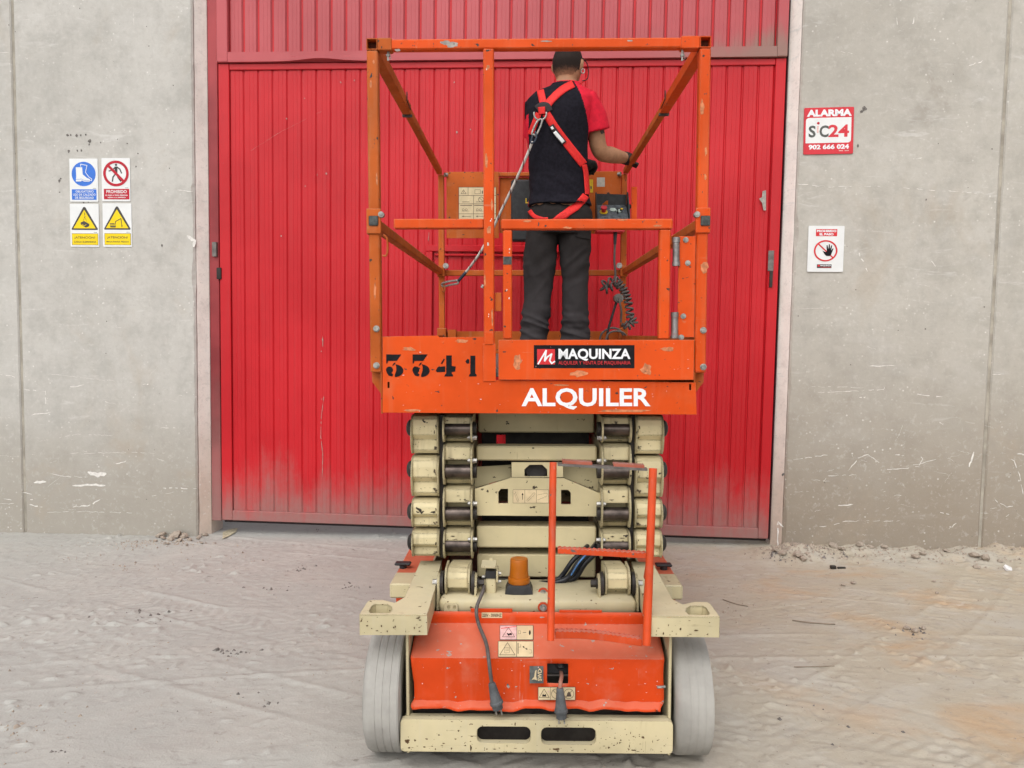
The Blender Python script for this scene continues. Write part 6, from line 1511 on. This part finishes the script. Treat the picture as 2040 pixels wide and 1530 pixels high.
# tattoo on the right upper arm, harness webbing laid on the cloth
dg = bpy.context.evaluated_depsgraph_get()
def bvh_of(*obs):
    vv, ff = [], []
    for o_ in obs:
        n_ = len(vv); vv += [v_.co.copy() for v_ in o_.data.vertices]; ff += [[i + n_ for i in p_.vertices] for p_ in o_.data.polygons]
    return BVHTree.FromPolygons(vv, ff)
cloth = bvh_of(shirt, trs); skinb = bvh_of(person)
camp = (PM.inverted() @ CAM)
def hit(tree, px, py, lift_=.004):
    tgt = P(px, py); d_ = (tgt - camp).normalized(); loc, no, i, dist = tree.ray_cast(camp, d_)
    if loc is None: return None
    if no.dot(d_) > 0: no = -no
    return loc + no * lift_
def ribbon(name, pts, w, mat, tree=cloth, lift_=.004, n_=26):
    seq = smooth_path([Vector((x, y, 0)) for x, y in pts], max(3, n_ // (len(pts) - 1))); bm_ = B(); prev = None
    for i, p_ in enumerate(seq):
        d2 = seq[min(i + 1, len(seq) - 1)] - seq[max(i - 1, 0)]; d2.normalize(); nx, ny = -d2.y * w / 2, d2.x * w / 2
        row = [hit(tree, p_.x + nx * f, p_.y + ny * f, lift_) for f in (-1, -.5, 0, .5, 1)]
        if any(r_ is None for r_ in row):
            continue
        row = [bm_.verts.new(r_) for r_ in row]
        if prev:
            for k_ in range(4): bm_.faces.new((prev[k_], prev[k_ + 1], row[k_ + 1], row[k_]))
        prev = row
    o_ = obj(name, bm_, mat, person, smooth=True)
    if len(o_.data.polygons): m_ = o_.modifiers.new('s', 'SOLIDIFY'); m_.thickness = .0025
    return o_
W_ = 15
ribbon('harness_strap', [(1076, 176), (1080, 195), (1084, 212)], 14, 'webbing', cloth, .005)
ribbon('harness_strap', [(1142, 168), (1120, 180), (1098, 200), (1088, 214)], 15, 'webbing', cloth, .005)
ribbon('harness_strap', [(1088, 226), (1110, 260), (1140, 300), (1162, 328)], 16, 'webbing', cloth, .005)
ribbon('harness_strap', [(1162, 328), (1166, 350), (1168, 372), (1168, 388)], 9, 'webbing', cloth, .006)
ribbon('harness_strap', [(1074, 226), (1066, 246), (1058, 268)], 12, 'webbing', cloth, .005)
ribbon('leg_strap', [(1166, 390), (1150, 410), (1130, 424), (1112, 437), (1102, 444)], 15, 'webbing', cloth, .006)
ribbon('leg_strap', [(1056, 420), (1064, 430), (1078, 436), (1092, 437)], 8, 'webbing', cloth, .005)
ribbon('strap_label', [(1098, 250), (1110, 268), (1124, 286)], 11, 'pad', cloth, .008); ribbon('strap_label', [(1105, 263), (1122, 284)], 7, 'sign_white', cloth, .011, 8); ribbon('strap_label', [(1099, 253), (1102, 258)], 5, 'sign_white', cloth, .011, 4)
ribbon('dorsal_pad', [(1070, 218), (1080, 212), (1090, 213), (1095, 222)], 13, 'pad', cloth, .009); ribbon('dorsal_webbing', [(1080, 214), (1081, 228)], 13, 'webbing', cloth, .012, 6)
ribbon('tattoo', [(1198, 258), (1201, 266)], 7, 'tattoo', skinb, .0012, 6)
ribbon('pocket_flap', [(1148, 459), (1148, 470), (1175, 476)], 2, 'trousers', cloth, .003)
dr = hit(cloth, 1078, 228, .014)
bm = B(); tube(bm, [dr + Vector((.033 * math.cos(R(a_)), -.004 - .010 * math.sin(R(-a_)) * 0, .034 * math.sin(R(a_)))) for a_ in range(165, 376, 15)], .0048, 8); obj('dorsal_ring', bm, 'zinc', person, smooth=True)

# ------------------------------------------------------------------ lanyard from the dorsal ring to the left rear post
LO = PM @ dr; LYM = LIFT @ Matrix.Translation(PO + dr)
ly = empty('safety_lanyard', LYM); tag(ly, 'white flecked rope lanyard with steel hooks, from the harness to the rear post', 'lanyard')
def q3(px, py, y): return L(px, py, y) - (PO + dr)
yd = PO.y + dr.y - .02
bm = B(); c0, c1 = q3(1077, 238, yd), q3(1064, 268, yd)
dd_ = (c1 - c0); u_ = Vector((-dd_.z, 0, dd_.x)).normalized() * .014
tube(bm, smooth_path([c0 + u_ * .7, c0 - u_ * .2, c0.lerp(c1, .3) - u_, c1 - u_ * .9, c1, c1 + u_ * .8, c0.lerp(c1, .35) + u_, c0 + u_ * .7], 4), .0055, 8); obj('carabiner', bm, 'zinc', ly, smooth=True)
bm = B(); tube(bm, smooth_path([q3(1066, 262, yd - .005), q3(1069, 272, yd - .01), q3(1064, 283, yd - .01), q3(1058, 284, yd), q3(1061, 270, yd)], 4), .005, 8); obj('thimble', bm, 'rope_end', ly, smooth=True)
ye = 2.22
path = [q3(1061, 282, yd), q3(1043, 325, yd + .06), q3(1020, 375, yd + .14), q3(996, 425, yd + .23), q3(975, 470, yd + .31), q3(952, 510, yd + .38), q3(930, 540, ye - .02), q3(913, 560, ye)]
bm = B(); tube(bm, smooth_path(path, 10), .0075, 9); obj('rope', bm, 'rope', ly, smooth=True)
bm = B(); tube(bm, smooth_path([path[-1] + (path[-2] - path[-1]) * .9, path[-1]], 4), .0095, 9); obj('rope_sleeve', bm, 'rope_end', ly, smooth=True)
bm = B(); h0 = q3(912, 562, ye); h1 = q3(884, 566, ye + .05)
tube(bm, smooth_path([h0 + Vector((0, 0, .010)), h0.lerp(h1, .5) + Vector((0, 0, .012)), h1 + Vector((0, 0, .008)), h1 + Vector((-.016, .03, 0)), h1 + Vector((0, .02, -.012)), h0.lerp(h1, .5) - Vector((0, 0, .010)), h0 - Vector((0, 0, .008)), h0 + Vector((0, 0, .010))], 4), .0065, 8); obj('snap_hook', bm, 'zinc', ly, smooth=True)
bm = B(); tube(bm, smooth_path([q3(884, 560, ye + .07), q3(886, 575, ye + .06), q3(884, 582, ye + .07), q3(881, 572, ye + .08)], 4), .006, 8); obj('anchor_eye', bm, 'orange_old', ly, smooth=True)

# ------------------------------------------------------------------ rubble and litter
def stone_mesh(seed, flat=.6):
    b2 = B(); bmesh.ops.create_icosphere(b2, subdivisions=1, radius=1.0); o_ = Vector((seed * 3.7, seed, 0))
    for v_ in b2.verts: v_.co *= 1 + .45 * mnoise.noise(v_.co * 1.1 + o_); v_.co.z *= flat
    me_ = bpy.data.meshes.new('rubble_stone'); b2.to_mesh(me_); b2.free(); me_.materials.append(MT['rubble']); return me_
SM = [stone_mesh(i, .55 + .08 * (i % 3)) for i in range(6)]
rnd = random.Random(5)
def ground_at(px, py):
    d_ = ray(px, py); t = .5
    for i in range(400):
        t += .02; p_ = CAM + d_ * t
        if p_.z < gzf(p_.x, p_.y): break
    return p_
ORD = ('first second third fourth fifth sixth seventh eighth ninth tenth eleventh twelfth thirteenth fourteenth fifteenth sixteenth seventeenth eighteenth nineteenth twentieth twenty-first twenty-second twenty-third twenty-fourth').split()
def stone(px, py, r_, label, group):
    label = SPECIAL.get((px, py), label)
    p_ = ground_at(px, py); o_ = bpy.data.objects.new('rubble_stone', rnd.choice(SM)); COL.objects.link(o_)
    p_.y = min(p_.y, 5.245 - .0734 * p_.x - r_ * .9 - .01 + (.2 if -2.2 < p_.x < 1.8 else 0)); z_ = gzf(p_.x, p_.y); o_.location = (p_.x, p_.y, z_ + r_ * .42); o_.scale = (r_ * rnd.uniform(.8, 1.3), r_ * rnd.uniform(.7, 1.1), r_ * rnd.uniform(.7, 1.1)); o_.rotation_euler = (rnd.uniform(-.4, .4), rnd.uniform(-.4, .4), rnd.uniform(0, 6))
    tag(o_, label, 'stone', group)
SPECIAL = {(352, 1070): 'largest broken concrete lump in the heap at the left door jamb', (336, 1064): 'upper lump of the small concrete heap at the left door jamb', (1822, 1262): 'largest of the small stones out on the open tan ground',
           (1700, 1165): 'small stone lying behind the long twig, right one of a pair', (1680, 1168): 'small stone lying behind the long twig, left one of a pair'}
LG = ('grey broken concrete lump in the small heap at the left door jamb', 'rubble at the left door jamb')
for n_, (px, py, r_) in enumerate(sorted(((336, 1064, .045), (352, 1070, .05), (366, 1072, .035), (325, 1075, .028), (340, 1078, .03), (358, 1080, .026), (378, 1078, .022), (310, 1080, .018), (395, 1076, .02), (408, 1068, .022), (414, 1062, .018), (333, 1086, .016), (402, 1084, .014), (372, 1088, .013)))): stone(px, py, r_, ORD[n_] + ' lump from the left in the grey rubble heap at the left door jamb', LG[1])
RG = ('tan broken lump in the earth banked against the right wall', 'rubble along the right wall')
for n_, (px, py, r_) in enumerate(sorted(((1545, 1100, .025), (1560, 1106, .03), (1590, 1112, .032), (1600, 1118, .03), (1661, 1094, .03), (1676, 1096, .026), (1712, 1090, .028), (1735, 1092, .022), (1762, 1093, .024), (1824, 1112, .03), (1838, 1108, .022), (1885, 1100, .024), (1940, 1112, .032), (1963, 1118, .034), (1945, 1132, .022), (1992, 1122, .018), (1822, 1262, .02), (1806, 1256, .016), (1840, 1255, .015), (1700, 1165, .018), (1680, 1168, .015), (1866, 1183, .012), (1780, 1258, .012), (1860, 1160, .014)))): stone(px, py, r_, ORD[n_] + ' stone from the door among the tan rubble right of it', RG[1])
# crumbs nobody could count
bm = B(); rnd = random.Random(77)
def crumb(p_, r_):
    a_ = rnd.uniform(0, 6); z_ = gzf(p_[0], p_[1])
    vv = [bm.verts.new((p_[0] + r_ * rnd.uniform(.6, 1.2) * math.cos(a_ + k_ * 1.571), p_[1] + r_ * rnd.uniform(.6, 1.2) * math.sin(a_ + k_ * 1.571), z_ - .002)) for k_ in range(4)]; t_ = bm.verts.new((p_[0], p_[1], z_ + r_ * rnd.uniform(.5, 1.0)))
    for k_ in range(4): bm.faces.new((vv[k_], vv[(k_ + 1) % 4], t_))
for i in range(900):
    x = rnd.uniform(1.75, 4.6); y = 5.25 - .0734 * x - abs(rnd.gauss(0, .16)); crumb((x, y), rnd.uniform(.004, .014))
for i in range(260): x = rnd.gauss(1.87, .10); y = 4.99 + rnd.gauss(0, .07); crumb((x, y), rnd.uniform(.005, .016))
for i in range(220): x = rnd.gauss(-2.45, .2); y = 5.27 - abs(rnd.gauss(0, .09)); crumb((x, y), rnd.uniform(.004, .011))
for i in range(7000): crumb((rnd.uniform(-4.5, 4.5), rnd.uniform(1.9, 5.3)), abs(rnd.gauss(0, .0022)) + .0012)
for q_ in range(26):
    cx_, cy_ = rnd.uniform(-3.6, 3.6), rnd.uniform(2.0, 5.0)
    for i in range(rnd.randint(10, 40)): crumb((cx_ + rnd.gauss(0, .12), cy_ + rnd.gauss(0, .06)), abs(rnd.gauss(0, .005)) + .002)
g1 = bm; bm = B()
for px_, py_, n_, sp in ((465, 1305, 26, .035), (440, 1296, 10, .02), (610, 1135, 18, .05), (540, 1175, 16, .06), (690, 1170, 24, .05), (120, 1500, 8, .012), (1555, 1108, 60, .06), (1660, 1098, 40, .07), (1822, 1262, 26, .06), (640, 1060, 10, .05), (300, 1225, 14, .1), (520, 1385, 14, .1), (1350, 1230, 12, .05), (1640, 1440, 14, .1)):
    q_ = ground_at(px_, py_)
    for i in range(n_): crumb((q_.x + rnd.gauss(0, sp), q_.y + rnd.gauss(0, sp * .8)), abs(rnd.gauss(0, .006)) + .002)
tag(obj('clods', bm, 'pit'), 'small dark clods of earth scattered over the yard', 'earth', kind='stuff')
bm = g1
tag(obj('gravel', bm, 'rubble'), 'loose crumbs and grit scattered over the yard', 'gravel', kind='stuff')
def twig(pts, r_, label):
    P3 = [ground_at(*p_) for p_ in pts]; o0 = P3[0].copy(); bm = B(); tube(bm, smooth_path([Vector((p_.x - o0.x, p_.y - o0.y, gzf(p_.x, p_.y) + r_ * 1.2 - o0.z)) for p_ in P3], 5), r_, 6)
    o_ = obj('twig', bm, 'straw'); o_.location = o0; tag(o_, label, 'twig')
twig([(1578, 1239), (1620, 1243), (1664, 1248)], .003, 'long dry twig lying on the tan ground right of the lift')
twig([(1440, 1196), (1465, 1204), (1490, 1211)], .0024, 'thin dry twig on the ground just right of the lift step')
twig([(1582, 1330), (1615, 1333), (1662, 1333)], .002, 'faint straw on the ground nearest the bottom right')
p_ = ground_at(2006, 1135); bm = B(); plate(bm, [(-.03, -.02), (.01, -.03), (.032, .005), (.0, .025), (-.022, .012)], (), XY, .0, .012); o_ = obj('paper_scrap', bm, 'paper'); o_.location = (p_.x, p_.y, gzf(p_.x, p_.y) + .004); o_.rotation_euler = (.5, .2, .3); tag(o_, 'crumpled white scrap on the ground by the right wall', 'litter')
p_ = ground_at(1665, 1134); bm = B(); box(bm, -.035, .0, -.012, .012, 0, .02, .004); box(bm, .01, .06, -.008, .008, 0, .012, .003); o_ = obj('dark_debris', bm, 'dark_metal'); o_.location = (p_.x, p_.y, gzf(p_.x, p_.y)); tag(o_, 'small dark bit of debris on the ground before the right wall', 'litter')
p_ = [ground_at(x, y) for x, y in ((444, 1062), (462, 1056), (474, 1055), (470, 1063), (456, 1072), (443, 1076))]; bm = B()
bm.faces.new([bm.verts.new((q_.x, q_.y, gzf(q_.x, q_.y) + .006)) for q_ in p_]); obj('floor_paint', bm, 'yellow_mark', ground)
